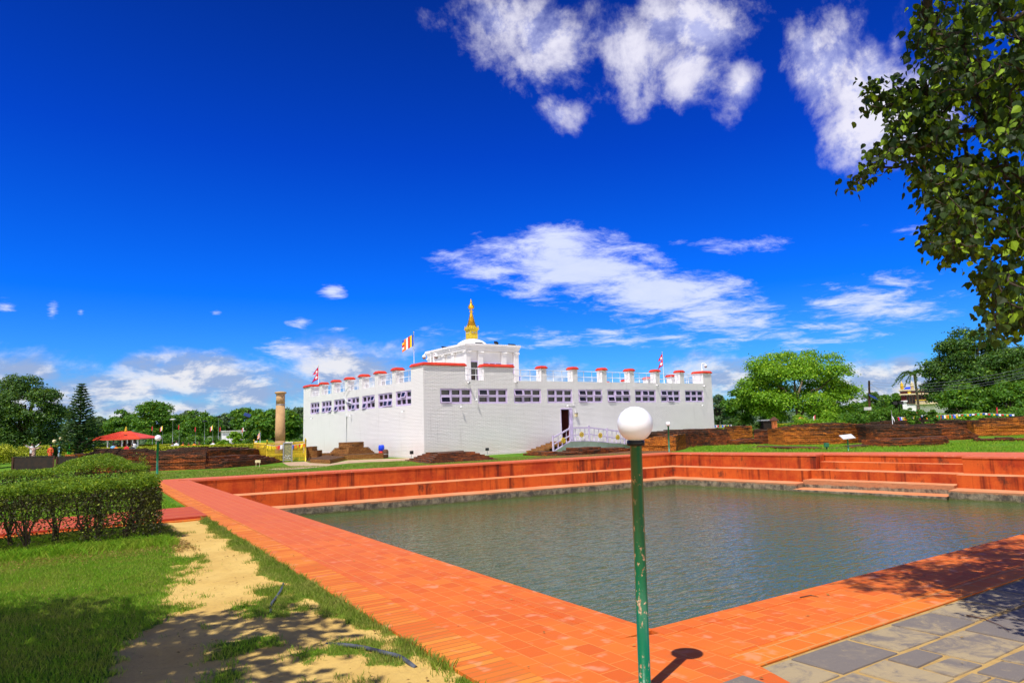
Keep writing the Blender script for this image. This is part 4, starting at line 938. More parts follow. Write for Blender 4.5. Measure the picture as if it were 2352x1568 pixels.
def bunting(label,pts,n,sz,seed,cols=('cloth_blue2','flag_white','cloth_red','flag_green','cloth_yellow'),shape='sq',group=None,name='prayer_flags',sag=.12,drop=1.):
    rr=random.Random(seed); pts=[np.array(p,float) for p in pts]; t=thing(name,label,'prayer flags',pts[0],group); path=[]
    for a,c in zip(pts,pts[1:]):
        for i in range(12): f=i/12; p=a*(1-f)+c*f; p[2]-=sag*4*f*(1-f); path.append(p)
    path.append(pts[-1]); b=MB(); b.tube(path,.008,4,False); b.build('string','cloth_white',t)
    P=np.array(path); S=np.r_[0,np.cumsum(np.linalg.norm(np.diff(P,axis=0),axis=1))]
    for i in range(n):
        s0=S[-1]*(i+.08)/n; s1=s0+S[-1]/n*rr.uniform(.7,.95); a=np.array([np.interp(s0,S,P[:,k]) for k in range(3)]); c=np.array([np.interp(s1,S,P[:,k]) for k in range(3)])
        h=sz*rr.uniform(.8,1.1)*drop; sw=np.array([rr.uniform(-.25,.25)*h,rr.uniform(-.25,.25)*h,0]); dn=np.array((0,0,-h)); b=MB()
        if shape=='sq': b.add([a,c,c+dn*.5+sw*.6,a+dn*.5+sw*.3,c+dn+sw,a+dn+sw*.8],[(0,1,2,3),(3,2,4,5)],True)
        elif shape=='swallow': b.add([a,c,c+dn+sw,(a+c)/2+dn*.6+sw*.5,a+dn+sw],[(0,1,2,3,4)])
        b.build('flag_panel',cols[i%len(cols)] if shape=='sq' else rr.choice(cols),t)
    return t
mat('cloth_blue2',(.02,.10,.60),None,rough=.8)
v3=lambda p,z:(p[0],p[1],z)
bunting('swallow-tailed yellow and red bunting on the golden fence front',[v3(fB-CH[:2]*.06,1.0),v3((fB*.6+fA*.4)-CH[:2]*.06,.98),v3(fA-CH[:2]*.06,1.05)],17,.30,3,('cloth_yellow','cloth_yellow','cloth_yellow','cloth_yellow','cloth_orange','cloth_orange','cloth_red','flag_white','cloth_blue2'),'swallow',sag=.06)
bunting('yellow cloth streamers draped on the back and left rails of the golden fence',[v3(fC,1.0),v3(fB,.99),v3((fC+fD)/2,1.12),v3(fD,1.1)],16,.20,5,('cloth_yellow','cloth_yellow','cloth_orange','flag_white','cloth_red'),'swallow',sag=.05)
flagpole('flag','small upright yellow and red flag at the left fence corner',(*at(597,1034,47)[:2],.9),.95,'bud',.28,.35,(-.3,.8,0),top=.0,rad=.012)
pc=at(643,1030,44.8)[:2]; ashoka=thing('stone_pillar','tall plain sandstone pillar rising from the golden fence','pillar',(*pc,0))
b=MB(); b.lathe((*pc,0),[(.33,-.05),(.322,.6),(.315,1.2)],32); b.build('lower_shaft','sandstone_dark',ashoka)
b=MB(); b.lathe((*pc,0),[(.315,1.2),(.31,1.8),(.285,3.5)],32); b.build('shaft','sandstone',ashoka)
b=MB(); b.lathe((*pc,0),[(.292,3.5),(.296,3.51),(.296,3.55),(.288,3.56)],32); b.build('iron_band','grey_metal',ashoka)
b=MB(); b.lathe((*pc,0),[(.283,3.56),(.274,4.23)],32); b.build('upper_shaft','sandstone',ashoka)
b=MB(); b.lathe((*pc,0),[(.274,4.23),(.36,4.27),(.375,4.29),(.375,4.34),(.34,4.37),(.2,4.40)],32); b.build('cap_slab','sandstone',ashoka)
sp_=onz(660.5,1058.6)[:2]; stand=thing('display_stand','white framed display case standing before the golden fence','display case',(*sp_,0)); rt2=CR[:2]/np.linalg.norm(CR[:2]); mat('glass_pale',(.16,.17,.10),(.30,.27,.12),9,.1,spec=.6)
b=MB(); w_=.26
for s_ in(-1,1): b.bar((*(sp_+rt2*w_*s_),-.04),(*(sp_+rt2*w_*s_),1.12),.05)
for z in (.07,1.10): b.bar((*(sp_-rt2*w_),z),(*(sp_+rt2*w_),z),.05)
b.build('frame','grey_metal',stand); b=MB(); b.obox((*(sp_+CH[:2]*.03),.6),(*(rt2*w_*.9),0),(*(CH[:2]*.005),0),(0,0,.48)); b.build('glass','glass_pale',stand)
b=MB()
rr=random.Random(4)
for i in range(16): c=sp_+rt2*rr.uniform(-.2,.2)-CH[:2]*.02; b.obox((*c,.15+rr.random()*.22),(*(rt2*.04),0),(*(CH[:2]*.004),0),(0,0,.02))
b.build('notes','stone_white',stand)
# stool, bin, small sign, boards
p=at(876,1045,43.9); t=thing('plastic_stool','blue plastic stool upside down on red in front of the temple wall','stool',(p[0],p[1],.25)); z=.26
b=MB(); b.lathe((p[0],p[1],z),[(.19,.0),(.17,.04),(.15,.14)],14); b.build('red_base','red_plastic',t)
b=MB(); b.lathe((p[0],p[1],z),[(.16,.14),(.19,.17),(.185,.40),(.15,.50),(.05,.51)],14); b.build('seat','blue_plastic',t)
b=MB(); b.box(p[0]-.2,p[1]-.2,-.05,p[0]+.25,p[1]+.25,.255); tag(b.build('brick_plinth','ruin_yellow'),'small brick plinth under the blue stool','plinth')
p=onz(885.5,1050)[:2]; t=thing('wooden_bin','small dark round-topped bin beside the blue stool','bin',(*p,0)); b=MB(); b.lathe((*p,-.04),[(.17,0),(.185,.1),(.185,.42),(.14,.52),(.04,.55)],14); b.build('bin_body','wood_dark',t); b=MB(); b.lathe((*p,.2),[(.19,0),(.19,.03)],14); b.build('hoop','grey_metal',t)
p=onz(592,1071)[:2]; t=thing('small_sign','small cream sign board on short legs in front of the brick apron','sign',(*p,.1)); b=MB(); b.obox((*p,.27),(*(rt2*.14),0),(*(CH[:2]*.01),0),(0,0,.07)); b.build('board','cream',t); b=MB(); b.bar((*(p-rt2*.09),-.05),(*(p-rt2*.09),.20),.02); b.bar((*(p+rt2*.09),-.05),(*(p+rt2*.09),.20),.02); b.build('leg','cream',t)
p=onz(1949,1035)[:2]; t=thing('information_board','tilted white information board on a green post on the right lawn','sign',(*p,0)); b=MB(); b.tube([(*p,-.05),(*p,.66)],.035,8); b.build('post','green_metal',t)
b=MB(); q=np.array((*p,.70)); b.obox(q,(*(rt2*.31),.025),(*(CH[:2]*.22),.09),(0,0,.014)); b.build('board','stone_white',t,.006); b=MB(); b.obox(q-np.array((0,0,.03)),(*(rt2*.2),0),(*(CH[:2]*.1),.04),(0,0,.012)); b.build('bracket','black_plastic',t)
p=onz(1899,1033)[:2]; t=thing('meter_box','small dark green box on a stake left of the information board','box',(*p,0)); b=MB(); b.bar((*p,-.05),(*p,.18),.05); b.build('stake','black_plastic',t); b=MB(); b.obox((*p,.26),(*(rt2*.12),0),(*(CH[:2]*.05),0),(0,0,.11)); b.build('box_body','green_metal',t,.01)
# ------------------------------------------------------------------ lamps
def mk_chip():
    m,k,b,o=newmat('chipped_green'); geo=k.n('ShaderNodeNewGeometry'); pos=geo.outputs['Position']
    f=k.ramp(k.noise(k.scalev(pos,(1.4,1.4,.8)),26,5,.6),.585,.60); f=k.math('MULTIPLY',f,k.ramp(k.noise(pos,4.5,2),.46,.54))
    edge=k.ramp(k.noise(pos,60,3),.4,.6)
    col=k.mix(f,(.004,.125,.050),k.mix(edge,(.50,.36,.22),(.28,.15,.07)))
    setc(k,b.inputs['Base Color'],col); b.inputs['Roughness'].default_value=.28; b.inputs['Specular IOR Level'].default_value=.5
    bp=k.n('ShaderNodeBump',inp={'Strength':.5,'Distance':.002}); k.link(k.math('SUBTRACT',k.noise(pos,40,3),k.math('MULTIPLY',f,1.5)),bp.inputs['Height']); k.link(bp.outputs[0],b.inputs['Normal'])
mk_chip()
m,k_,b_,o_=newmat('globe_white'); setc(k_,b_.inputs['Base Color'],(.86,.84,.88)); b_.inputs['Roughness'].default_value=.35; b_.inputs['Subsurface Weight'].default_value=.15; b_.inputs['Subsurface Radius'].default_value=(.1,.1,.1)
def lamp(label,base,gc,gr,pr,group=None,m='green_metal'):
    t=thing('lamp_post',label,'lamp',base,group); base=np.array(base,float); gc=np.array(gc,float); d=(gc-base); d/=np.linalg.norm(d)
    top=gc-d*(gr*.93); b=MB(); b.tube([base-d*.08,top-d*.03],pr,24); b.build('pole',m,t)
    b=MB(); b.tube([top-d*gr*.30,top-d*gr*.28,top-d*gr*.02,top+d*gr*.02],[gr*.33,gr*.50,gr*.50,gr*.40],24); b.build('collar','black_plastic',t)
    b=MB(); b.ball(gc,gr,16 if gr<.11 else 28); b.build('globe','globe_white',t); return t
gc=at(1458.5,973.5,4.66)
lamp('near lamp post with large white globe and chipped green paint',(3.36,3.40,0),gc,.1185,.0395,'white globe lamp posts','chipped_green')
l2=lamp('slim white globe lamp post beside the left hedge end',(4.40,32.9,0),at(363,1005.5,29.4),.128,.045,'white globe lamp posts')
l3=copy_tree(l2); l3.location=(29.62,27.1,0); l3.rotation_euler=(0,R(-.6),0); l3['label']='slim white globe lamp post at the far corner of the pool'; l3.scale=(.98,.98,.95)
p=at(138,1055,61)[:2]; p=np.array(p); t=thing('globe_lamp_cluster','green lamp post with three pale globes behind the visitors','lamp',(*p,-.5)); b=MB(); zt=at(138,1017,61)[2]
b.tube([(*p,-.5),(*p,zt)],.06,8); b.bar((*(p-rt2*.62),zt-.1),(*(p+rt2*.62),zt-.1),.07); b.tube([(*p,zt),(*p,zt+.2)],.04,8)
for s_ in(-1,1): b.tube([(*(p+rt2*.58*s_),zt-.1),(*(p+rt2*.58*s_),zt+.03)],.04,6)
b.build('post','green_metal',t)
for dx,dz in ((-.58,.16),(.58,.16),(0,.38)): b=MB(); b.ball((*(p+rt2*dx),zt+dz),.17,8); b.build('globe','cream',t)
# ------------------------------------------------------------------ foliage generators
def leafquads(P,N,size,asp=.6,rs=None,fold=.25):
    rs=rs or rng; n=len(P); P=np.asarray(P,float); r1=rs.normal(size=(n,3)); N=N/ (np.linalg.norm(N,axis=1,keepdims=True)+1e-9)
    U=np.cross(N,r1); U/=np.linalg.norm(U,axis=1,keepdims=True)+1e-9; W=np.cross(N,U)
    s=size*rs.uniform(.6,1.35,n)[:,None]; V=np.empty((n,4,3))
    V[:,0]=P-U*s*.5; V[:,1]=P+W*s*asp*.5+N*s*fold*.3; V[:,2]=P+U*s*.5; V[:,3]=P-W*s*asp*.5+N*s*fold*.3
    return V.reshape(-1,3),(np.arange(n)[:,None]*4+np.arange(4)[None,:])
def crown_points(C,rad,rz,n,K,rs,cr=(.26,.42),shape='ell',low=-.75):
    cs_=[]
    while len(cs_)<K:
        v=rs.normal(size=3); v/=np.linalg.norm(v)
        if v[2]<low: continue
        r=rs.uniform(.45,1.)**.6; cs_.append((v*np.array((rad,rad,rz))*r*.80,rs.uniform(*cr)*rad*(1.15-.3*r)))
    P=[];N=[]
    ww=np.array([c[1]**2 for c in cs_]); ww/=ww.sum(); cnt=rs.multinomial(n,ww)
    for (c,r),k in zip(cs_,cnt):
        v=rs.normal(size=(k,3)); v/=np.linalg.norm(v,axis=1,keepdims=True)+1e-9; v[:,2]=np.where(v[:,2]<-.35,-v[:,2]*.8,v[:,2])
        rr_=r*rs.uniform(.25,1.,k)[:,None]**.33; squash=np.array((1,1,.72)); p=c+v*rr_*squash*(1+.18*rs.normal(size=(k,1)))
        P.append(p); N.append(v*.9+np.array((0,0,.5))+rs.normal(size=(k,3))*.55)
    return np.array(C)+np.concatenate(P),np.concatenate(N),[(np.array(C)+c,r) for c,r in cs_]
def tree(label,base,Hh,rad,m='leaf_mid',n=5000,K=34,leaf=.35,trunk=.3,seed=0,group=None,name='tree',bark='bark',low=.18,cr=(.26,.42),cat='tree',tr=None):
    rs=np.random.default_rng(seed+100); base=np.array(base,float); zc_=base[2]+Hh*(1+low)/2; rz=Hh*(1-low)/2*1.02
    t=thing(name,label,cat,base,group); P,N,cl=crown_points((base[0],base[1],zc_),rad,rz,n,K,rs,cr); P=P[P[:,2]>base[2]+.05*Hh] if False else P
    keep=P[:,2]>base[2]+.02; P=P[keep]; N=N[keep]
    V,F=leafquads(P,N,leaf,rs=rs); npmesh('crown',V,F,m,t,rnd=rs.random(len(F)))
    tr=tr or max(.06,Hh*.028); b=MB(); top=np.array((base[0]+rs.normal()*.1*rad,base[1],zc_+rz*.3))
    b.tube([base-(0,0,.2),base+(0,0,Hh*.15),(base+top)/2+rs.normal(size=3)*.05*rad,top],[tr*1.3,tr,tr*.75,tr*.25],7)
    for c,r in cl[:9]: s0=base+(top-base)*rs.uniform(.3,.65); b.tube([s0,(s0+c)/2+np.array((0,0,.06*Hh)),c],[tr*.5,tr*.35,tr*.12],5)
    b.build('trunk',bark,t); return t
def Dtree(label,xD,ytop,wD,dep,z0=None,**k):
    p=at(xD,1000,dep); z=tz(p[0],p[1]) if z0 is None else z0; top=at(xD,ytop,dep)[2]; return tree(label,(p[0],p[1],z),top-z,wD/2/FPX*dep,**k)
# left trees
Dtree('big dark glossy-leaved tree at the left edge',58,850,200,72,m='leaf_dark',n=46000,K=100,leaf=.22,seed=1,low=-.12,cr=(.2,.32))
def norfolk(label,xD,ytop,dep,rad):
    p=at(xD,1000,dep); z0=tz(p[0],p[1]); H_=at(xD,ytop,dep)[2]-z0; rs=np.random.default_rng(4); t=thing('conifer',label,'conifer',(p[0],p[1],z0)); b=MB(); b.tube([(p[0],p[1],z0-.1),(p[0],p[1],z0+H_)],[.17,.02],8); b.build('trunk','bark',t); P=[];N=[]
    L=26
    for k in range(L):
        f=(k+.5)/L; z=z0+H_*(.10+.90*f); r=rad*(1-f)**.80+.10; nb=8
        for a in range(nb):
            th=a*2*math.pi/nb+k*.5+rs.normal()*.1; ns=int(40*r/rad*1.8)+10
            for s_ in range(ns):
                u=rs.uniform(.08,1); P.append((p[0]+math.cos(th)*r*u+rs.normal()*.07,p[1]+math.sin(th)*r*u+rs.normal()*.07,z+r*(.30*u*u-.06)+rs.normal()*.02)); N.append((rs.normal()*.35,rs.normal()*.35,1))
    V,F=leafquads(np.array(P),np.array(N,float),.24,.45,rs); npmesh('needles',V,F,'leaf_blue',t,rnd=rs.random(len(F))*.7)
norfolk('tiered Norfolk pine beside the big dark tree',182,880,58,1.75)
specs=[ # label,x,ytop,width,depth,mat,n
('pale feathery tree rising just right of the pine',232,952,60,120,'leaf_haze',4000),
('broad tree behind the red-roofed pavilion',278,939,78,115,'leaf_mid',6500),
('tall dense tree right of the pavilion roof',352,918,104,100,'leaf_mid',9000),
('rounded tree between the tall dense tree and the next crown',408,945,80,105,'leaf_mid',5500),
('hazy tree peeking over the middle of the left forest',436,936,60,150,'leaf_haze',4000),
('wide crowned tree in the middle of the left forest',462,934,92,98,'leaf_mid',8000),
('slender feathery tree near the slanting solar pole',520,946,72,112,'leaf_haze',5000),
('tall tree just left of the slanting solar pole',566,931,84,108,'leaf_mid',7000),
('far hazy tree behind the stone pillar shaft',640,936,90,150,'leaf_haze',5000),
('hazy tree between the stone pillar and the temple corner',684,934,66,125,'leaf_haze',5000),
('dark tree low in the gap left of the pavilion',205,962,60,105,'leaf_dark',4000)]
for i,(l,x,yt,wd,dp,mm,n) in enumerate(specs): Dtree(l,x,yt,wd,dp,m=mm,n=int(n*1.5),K=40,leaf=.0033*dp,seed=20+i,group='trees of the left forest',low=.05)
Dtree('bright round tree with large glossy leaves behind the stone pillar',634,941,150,68,m='leaf_mid',n=12000,K=55,leaf=.36,seed=40,low=.06,cr=(.2,.33))
# undergrowth shrubs, left
sh=[('leafy shrub right of the pine trunk',205,1004,44,75,'leaf_mid'),('shrub under the pavilion eave',232,1014,40,70,'leaf_dark'),('low shrub right of the pavilion',362,1003,52,78,'leaf_mid'),('bushy shrub behind the seated pair',395,996,60,80,'leaf_mid'),('dark vine-clad bush in the forest edge',420,975,46,84,'leaf_mid'),('rounded bush before the forest edge',455,1000,64,78,'leaf_mid'),('low bush left of the white kneeling visitor',490,1004,50,74,'leaf_mid'),('pointed feathery shrub beside the low white wall',538,986,42,66,'leaf_bright'),('round bush hugging the low white wall',515,1009,34,64,'leaf_bright'),('small bush under the solar pole',558,1010,36,64,'leaf_mid'),('dark narrow shrub left of the bright round tree',575,1000,34,66,'leaf_dark'),('green bush next to the yellow block hedge',45,1028,44,66,'leaf_mid'),('dark shrub mass under the big left tree',100,1012,120,71,'leaf_dark'),('low shrub between pine and pavilion',165,1018,50,68,'leaf_mid'),('pale shrub at the temple wall end of the forest',688,1006,40,66,'leaf_mid'),('low shrub in front of the forest at the left edge',12,1018,60,64,'leaf_dark')]
for i,(l,x,yt,wd,dp,mm) in enumerate(sh): Dtree(l,x,yt,wd,dp,m=mm,n=3400,K=18,leaf=.0028*dp,seed=60+i,group='shrubs along the left forest',low=-.1,name='shrub',cat='shrub',cr=(.35,.5))
# right trees
Dtree('large bright green tree right of the temple',1838,790,296,64,m='leaf_bright',n=60000,K=105,leaf=.20,seed=2,low=-.06,cr=(.13,.27),bark='bark_pale')
Dtree('dark lower tree left of the large bright tree',1712,884,96,68,m='leaf_mid',n=7000,K=34,leaf=.28,seed=3,low=.0)
Dtree('drooping grey-green tree just behind the temple end',1652,898,64,82,m='leaf_haze',n=6000,K=30,leaf=.30,seed=5,low=.0)
Dtree('huge dark spreading tree at the right behind the power lines',2250,742,236,66,m='leaf_dark',n=46000,K=95,leaf=.24,seed=6,low=-.05,cr=(.18,.3),bark='bark_pale')
Dtree('dense dark tree filling the right edge',2350,785,210,64,m='leaf_dark',n=26000,K=60,leaf=.24,seed=7,low=.05)
Dtree('brighter green tree low at the right edge',2330,868,130,60,m='leaf_mid',n=9000,K=40,leaf=.22,seed=8,low=.0)
Dtree('mid-green tree below the huge dark tree',2222,872,124,62,m='leaf_mid',n=8000,K=40,leaf=.25,seed=9,low=.0)
rs_=[('dark tree right of the wooden power pole',2008,888,64,100,'leaf_dark'),('low tree in the gap beneath the cumulus cloud',2040,903,70,130,'leaf_mid'),('round tree left of the monastery',2072,896,50,110,'leaf_mid'),('bushy tree in front of the power pole',1985,918,90,80,'leaf_mid'),('hazy far tree right of the temple corner',1665,925,60,120,'leaf_haze')]
for i,(l,x,yt,wd,dp,mm) in enumerate(rs_): Dtree(l,x,yt,wd,dp,m=mm,n=7500,K=34,leaf=.0032*dp,seed=80+i,group='background trees on the right',low=-.05)
sh=[('dark shrub behind the striped prayer flags',1690,958,50,66,'leaf_dark'),('clipped conical shrub left before the monastery',2100,928,26,52,'leaf_mid'),('clipped conical shrub in the middle before the monastery',2123,926,24,52,'leaf_mid'),('clipped conical shrub right before the monastery',2146,927,26,52,'leaf_mid'),('ferny shrub behind the orange wall start',1845,948,80,54,'leaf_bright'),('ferny shrub at the middle of the orange wall',1905,945,70,52,'leaf_bright'),('leafy shrub under the power pole',1960,942,70,54,'leaf_mid'),('low green bush left of the clipped shrubs',2030,932,80,56,'leaf_mid'),('green bush behind the prayer flag line',2075,938,60,58,'leaf_mid'),('grassy shrub behind the back wall',2160,946,70,58,'leaf_bright'),('tall grassy shrub near the red post',2235,943,80,58,'leaf_bright'),('leafy shrub at the far right above the orange wall',2320,935,90,57,'leaf_mid'),('small shrub beside the brick shrine',1812,968,40,50,'leaf_mid'),('low clipped bush left of the brick shrine',1745,970,40,56,'leaf_dark')]
for i,(l,x,yt,wd,dp,mm) in enumerate(sh): Dtree(l,x,yt,wd,dp,m=mm,n=4600,K=20,leaf=.0025*dp,seed=120+i,group='shrubs on the right',low=-.1,name='shrub',cat='shrub',cr=(.35,.5))
b=MB(); p=at(2114,1000,92); t=thing('palm_tree','lone coconut palm rising behind the monastery','palm',(p[0],p[1],0)); zt=at(2114,858,92)[2]; b.tube([(p[0],p[1],-.1),(p[0]+.3,p[1],zt/2),(p[0],p[1],zt)],[.22,.17,.14],8); b.build('trunk','bark_pale',t)
P=[];N=[];rs=np.random.default_rng(9)
for f in range(15):
    th=f*2.4; el=rs.uniform(.1,1.2)
    for k in range(60):
        u=k/60*2.3; r=u*math.cos(el)*1.; z=zt+u*math.sin(el)-.42*u*u; P.append((p[0]+math.cos(th)*(r+.25*u),p[1]+math.sin(th)*(r+.25*u),z)); N.append((rs.normal()*.5,rs.normal()*.5,.6))
V,F=leafquads(np.array(P),np.array(N),.5,.2,rs); npmesh('fronds',V,F,'leaf_dark',t,rnd=rs.random(len(F)))
# far ring of woodland, uncountable
P=[];N=[]
for i in range(34000):
    a=R(rs.uniform(-8,88)); d=rs.uniform(170,230); h=3+7*abs(mn.noise(Vector((a*9,1,2))))+3*mn.noise(Vector((a*40,5,2))); P.append((math.sin(a)*d,math.cos(a)*d,rs.uniform(-.5,max(2,h)))); N.append((-math.sin(a)+rs.normal()*.6,-math.cos(a)+rs.normal()*.6,.6))
V,F=leafquads(np.array(P),np.array(N),1.3,.8,rs); tag(npmesh('distant_woodland',V,F,'leaf_haze',rnd=rs.random(len(F))),'hazy far-off woodland along the horizon','woodland',kind='stuff')
# ------------------------------------------------------------------ hedges
def hedge(label,x0,x1,y0,y1,h,n,leaf,m='leaf_hedge',ms=None,z0=-.03,bulge=None,stems=0,sparse=0,seed=0,group=None,cat='hedge',rough=.05):
    rs=np.random.default_rng(seed+5); t=thing('hedge',label,cat,((x0+x1)/2,(y0+y1)/2,z0),group); P=[];N=[];P2=[];N2=[]
    cxh,cyh=(x0+x1)/2,(y0+y1)/2
    def top(x,y):
        hh=h+rough*mn.noise(Vector((x*1.3,y*1.3,seed)))+rough*.6*mn.noise(Vector((x*4,y*4,seed)))
        if bulge:
            for bx,by,br,bh in bulge: hh+=bh*max(0,1-((x-bx)**2+(y-by)**2)/br**2)
        return hh
    A=[((x1-x0)*(y1-y0)*1.35,'t'),((x1-x0)*h,'f'),((y1-y0)*h,'r'),((y1-y0)*h,'l'),((x1-x0)*h*.6,'b')]; W=np.array([a for a,_ in A]); W/=W.sum(); cnt=rs.multinomial(n,W)
    for (a,k),c in zip(A,cnt):
        for i in range(c):
            x=rs.uniform(x0,x1); y=rs.uniform(y0,y1); dp=abs(rs.normal())*.09
            if k=='t': z=top(x,y)-dp; nn=(0,0,1)
            else:
                hh=top(x,y); z=rs.uniform(0,1)**.8*hh
                bl=.10*mn.noise(Vector((x*2.5+y*2.5,z*3,seed)))
                ed=.16*max(0,(z/hh-.75)/.25)**2
                if sparse and k in 'fb' and x<x1-sparse:
                    lim=.46*hh+.18*hh*mn.noise(Vector((x*2.6,y,4)))
                    if z<lim and rs.random()<.70: continue
                    if z<lim: dp=rs.uniform(0,.6)
                if k=='f': y=y0+dp+ed-bl; nn=(0,-1,.2)
                elif k=='b': y=y1-dp-ed+bl; nn=(0,1,.2)
                elif k=='r': x=x1-dp-ed+bl; nn=(1,0,.2)
                else: x=x0+dp+ed; nn=(-1,0,.2)
            N_=np.array(nn)+rs.normal(size=3)*.7
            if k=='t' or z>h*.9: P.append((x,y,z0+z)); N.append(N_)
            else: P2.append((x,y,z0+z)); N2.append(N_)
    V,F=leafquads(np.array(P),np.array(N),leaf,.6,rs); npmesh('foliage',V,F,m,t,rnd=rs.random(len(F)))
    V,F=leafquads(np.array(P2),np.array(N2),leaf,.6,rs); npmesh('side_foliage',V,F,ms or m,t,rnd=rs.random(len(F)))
    if stems:
        for i in range(stems):
            b=MB(); bx=x0+(x1-x0)*(i+.5)/stems+rs.normal()*.08; by=(y0+.25) if i%2 else (y0+y1)/2+.1
            for q in range(7):
                th=rs.uniform(0,6.3); r=rs.uniform(.12,.38); pts=[np.array((bx+rs.normal()*.02,by+rs.normal()*.02,z0-.05))]
                for s_ in range(1,6): u=s_/5; pts.append(np.array((bx+math.cos(th)*r*u**1.3+rs.normal()*.025,by+math.sin(th)*r*u**1.3*.8+rs.normal()*.025,z0+h*.86*u)))
                b.tube(pts,[.018,.015,.013,.010,.007,.003],5,False)
                for s_ in range(3):
                    k0=pts[2+s_]; th2=rs.uniform(0,6.3); e=k0+np.array((math.cos(th2)*.16,math.sin(th2)*.16,.17)); b.tube([k0,(k0+e)/2+rs.normal(size=3)*.015,e],[.008,.006,.002],4,False)
            b.build('stem_cluster','bark',t)
    return t
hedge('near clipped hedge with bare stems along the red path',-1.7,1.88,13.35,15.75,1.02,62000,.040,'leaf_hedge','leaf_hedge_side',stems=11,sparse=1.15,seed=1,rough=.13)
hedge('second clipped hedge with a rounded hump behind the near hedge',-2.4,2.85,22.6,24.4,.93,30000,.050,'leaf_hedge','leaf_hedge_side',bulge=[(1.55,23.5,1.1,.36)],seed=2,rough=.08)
def Dh(label,xa,xb,dep,ytop,thick,leaf,n,m='leaf_yellow',seed=0,ybot=None):
    # clipped hedge seen across the view, between photo columns xa and xb
    p=at(xa,1000,dep)[:2]; q=at(xb,1000,dep)[:2]; z0=min(tz(*p),tz(*q)); z1=at((xa+xb)/2,ytop,dep)[2]; L=np.linalg.norm(q-p)
    rs=np.random.default_rng(seed+50); t=thing('hedge',label,'hedge',(*((p+q)/2),z0),'yellow-green clipped hedges'); d=(q-p)/L; nr=np.array((-d[1],d[0])); nr=nr if nr@p>0 else -nr; H_=z1-z0
    P=[];N=[]
    for i in range(n):
        u=rs.uniform(0,L); v=rs.uniform(0,thick)
        if rs.random()<thick/(thick+H_*.8): z=H_+rs.normal()*.03; nn=np.array((0,0,1.))
        else: z=rs.uniform(0,H_); v=abs(rs.normal()*.04); nn=np.array((*(-nr),.2))
        xy=p+d*u+nr*v; P.append((*xy,z0+z)); N.append(nn+rs.normal(size=3)*.6)
    V,F=leafquads(np.array(P),np.array(N),leaf,.7,rs); npmesh('foliage',V,F,m,t,rnd=rs.random(len(F)))
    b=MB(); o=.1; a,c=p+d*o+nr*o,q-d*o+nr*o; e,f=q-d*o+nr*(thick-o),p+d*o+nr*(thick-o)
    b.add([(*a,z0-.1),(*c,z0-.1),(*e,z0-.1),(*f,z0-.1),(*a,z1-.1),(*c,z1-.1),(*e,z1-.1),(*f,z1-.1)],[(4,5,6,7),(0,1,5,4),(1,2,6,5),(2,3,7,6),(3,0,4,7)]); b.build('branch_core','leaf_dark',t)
Dh('long low yellow-green hedge running behind the left ruins',345,600,60,1024,1.6,.16,7000,seed=1)
Dh('yellow-green hedge in front of the pavilion',195,346,62,1029,1.6,.16,5000,seed=2)
Dh('bright strip of yellow hedge right under the pavilion',235,372,66,1024,2.5,.16,4000,seed=6)
Dh('block-shaped yellow hedge behind the couple with raised arms',43,120,63.5,1026,2.2,.15,4500,seed=3)
Dh('yellow hedge stretch behind the man in the hat',120,200,64.5,1030,2.2,.15,4000,seed=4)
Dh('yellow-green groundcover strip behind the right ruins',1760,1850,56,975,3.,.16,4500,seed=5)
Dh('small yellow hedge strip under the striped prayer flags',1650,1700,58,984,2.,.15,2500,seed=8)
Dtree('clipped rounded topiary bush at the left edge',2,1018,86,55,m='leaf_yellow',n=6000,K=18,leaf=.15,seed=150,low=-.1,name='topiary_bush',cat='bush',cr=(.4,.55))
# ------------------------------------------------------------------ pavilion, monastery, far fittings
up3=np.array((0,0,1.)); r3=np.array((*rt2,0)); f3=np.array((CH[0],CH[1],0))
d=66.; p=at(289,1000,d)[:2]; gz=tz(*p); s=FPX/d; t=thing('pavilion','open garden pavilion with a low red hipped roof behind the hedges','pavilion',(*p,gz))
zE=at(289,1007,d)[2]; zA=at(289,991,d)[2]; w=58/s; c=np.array((*p,0))
b=MB(); cr_=[c+r3*a*w+f3*e*w*.8 for a,e in((-1,-1),(1,-1),(1,1),(-1,1))]; ap=[c-r3*.5+up3*zA,c+r3*.5+up3*zA]
b.add([q+up3*zE for q in cr_]+[q+up3*(zE-.09) for q in cr_]+ap,[(0,1,9,8),(1,2,9),(2,3,8,9),(3,0,8),(0,4,5,1),(1,5,6,2),(2,6,7,3),(3,7,4,0),(7,6,5,4)])
for i in range(34):      # sheet ribs on the front slope
    u=-1+2*(i+.5)/34; a=c+r3*u*w-f3*w*.8+up3*(zE+.02); e=c+r3*u*.5/1.+up3*(zA+.02); 
    b.bar(a,e,.045)
b.build('roof','red_roof',t)
b=MB(); b.lathe((*p,zA),[(.12,0),(.16,.05),(.10,.14),(.14,.2),(.05,.32),(.02,.5)],10); b.build('finial','gold_paint',t)
b=MB()
for a,e in((-.85,-.68),(-.3,-.68),(.25,-.68),(.45,-.68),(.85,-.68),(-.85,.68),(.85,.68),(.65,-.68)): q=c+r3*a*w+f3*e*w; b.bar(q+up3*(gz-.1),q+up3*(zE-.05),.10)
b.build('post','rail_white',t)
b=MB(); q=c+r3*.55*w-f3*.6*w; b.obox(q+up3*((gz+zE)/2),r3*.5,f3*.02,up3*(zE-gz)*.46); b.build('glass_screen','glass_dark',t)
b=MB(); b.obox(c+up3*(gz+.5)+f3*w*.3,r3*w*.5,f3*.4,up3*.5); b.obox(c+up3*(gz+1.15)+f3*w*.3,r3*.5,f3*.25,up3*.3); b.build('altar','maroon',t)
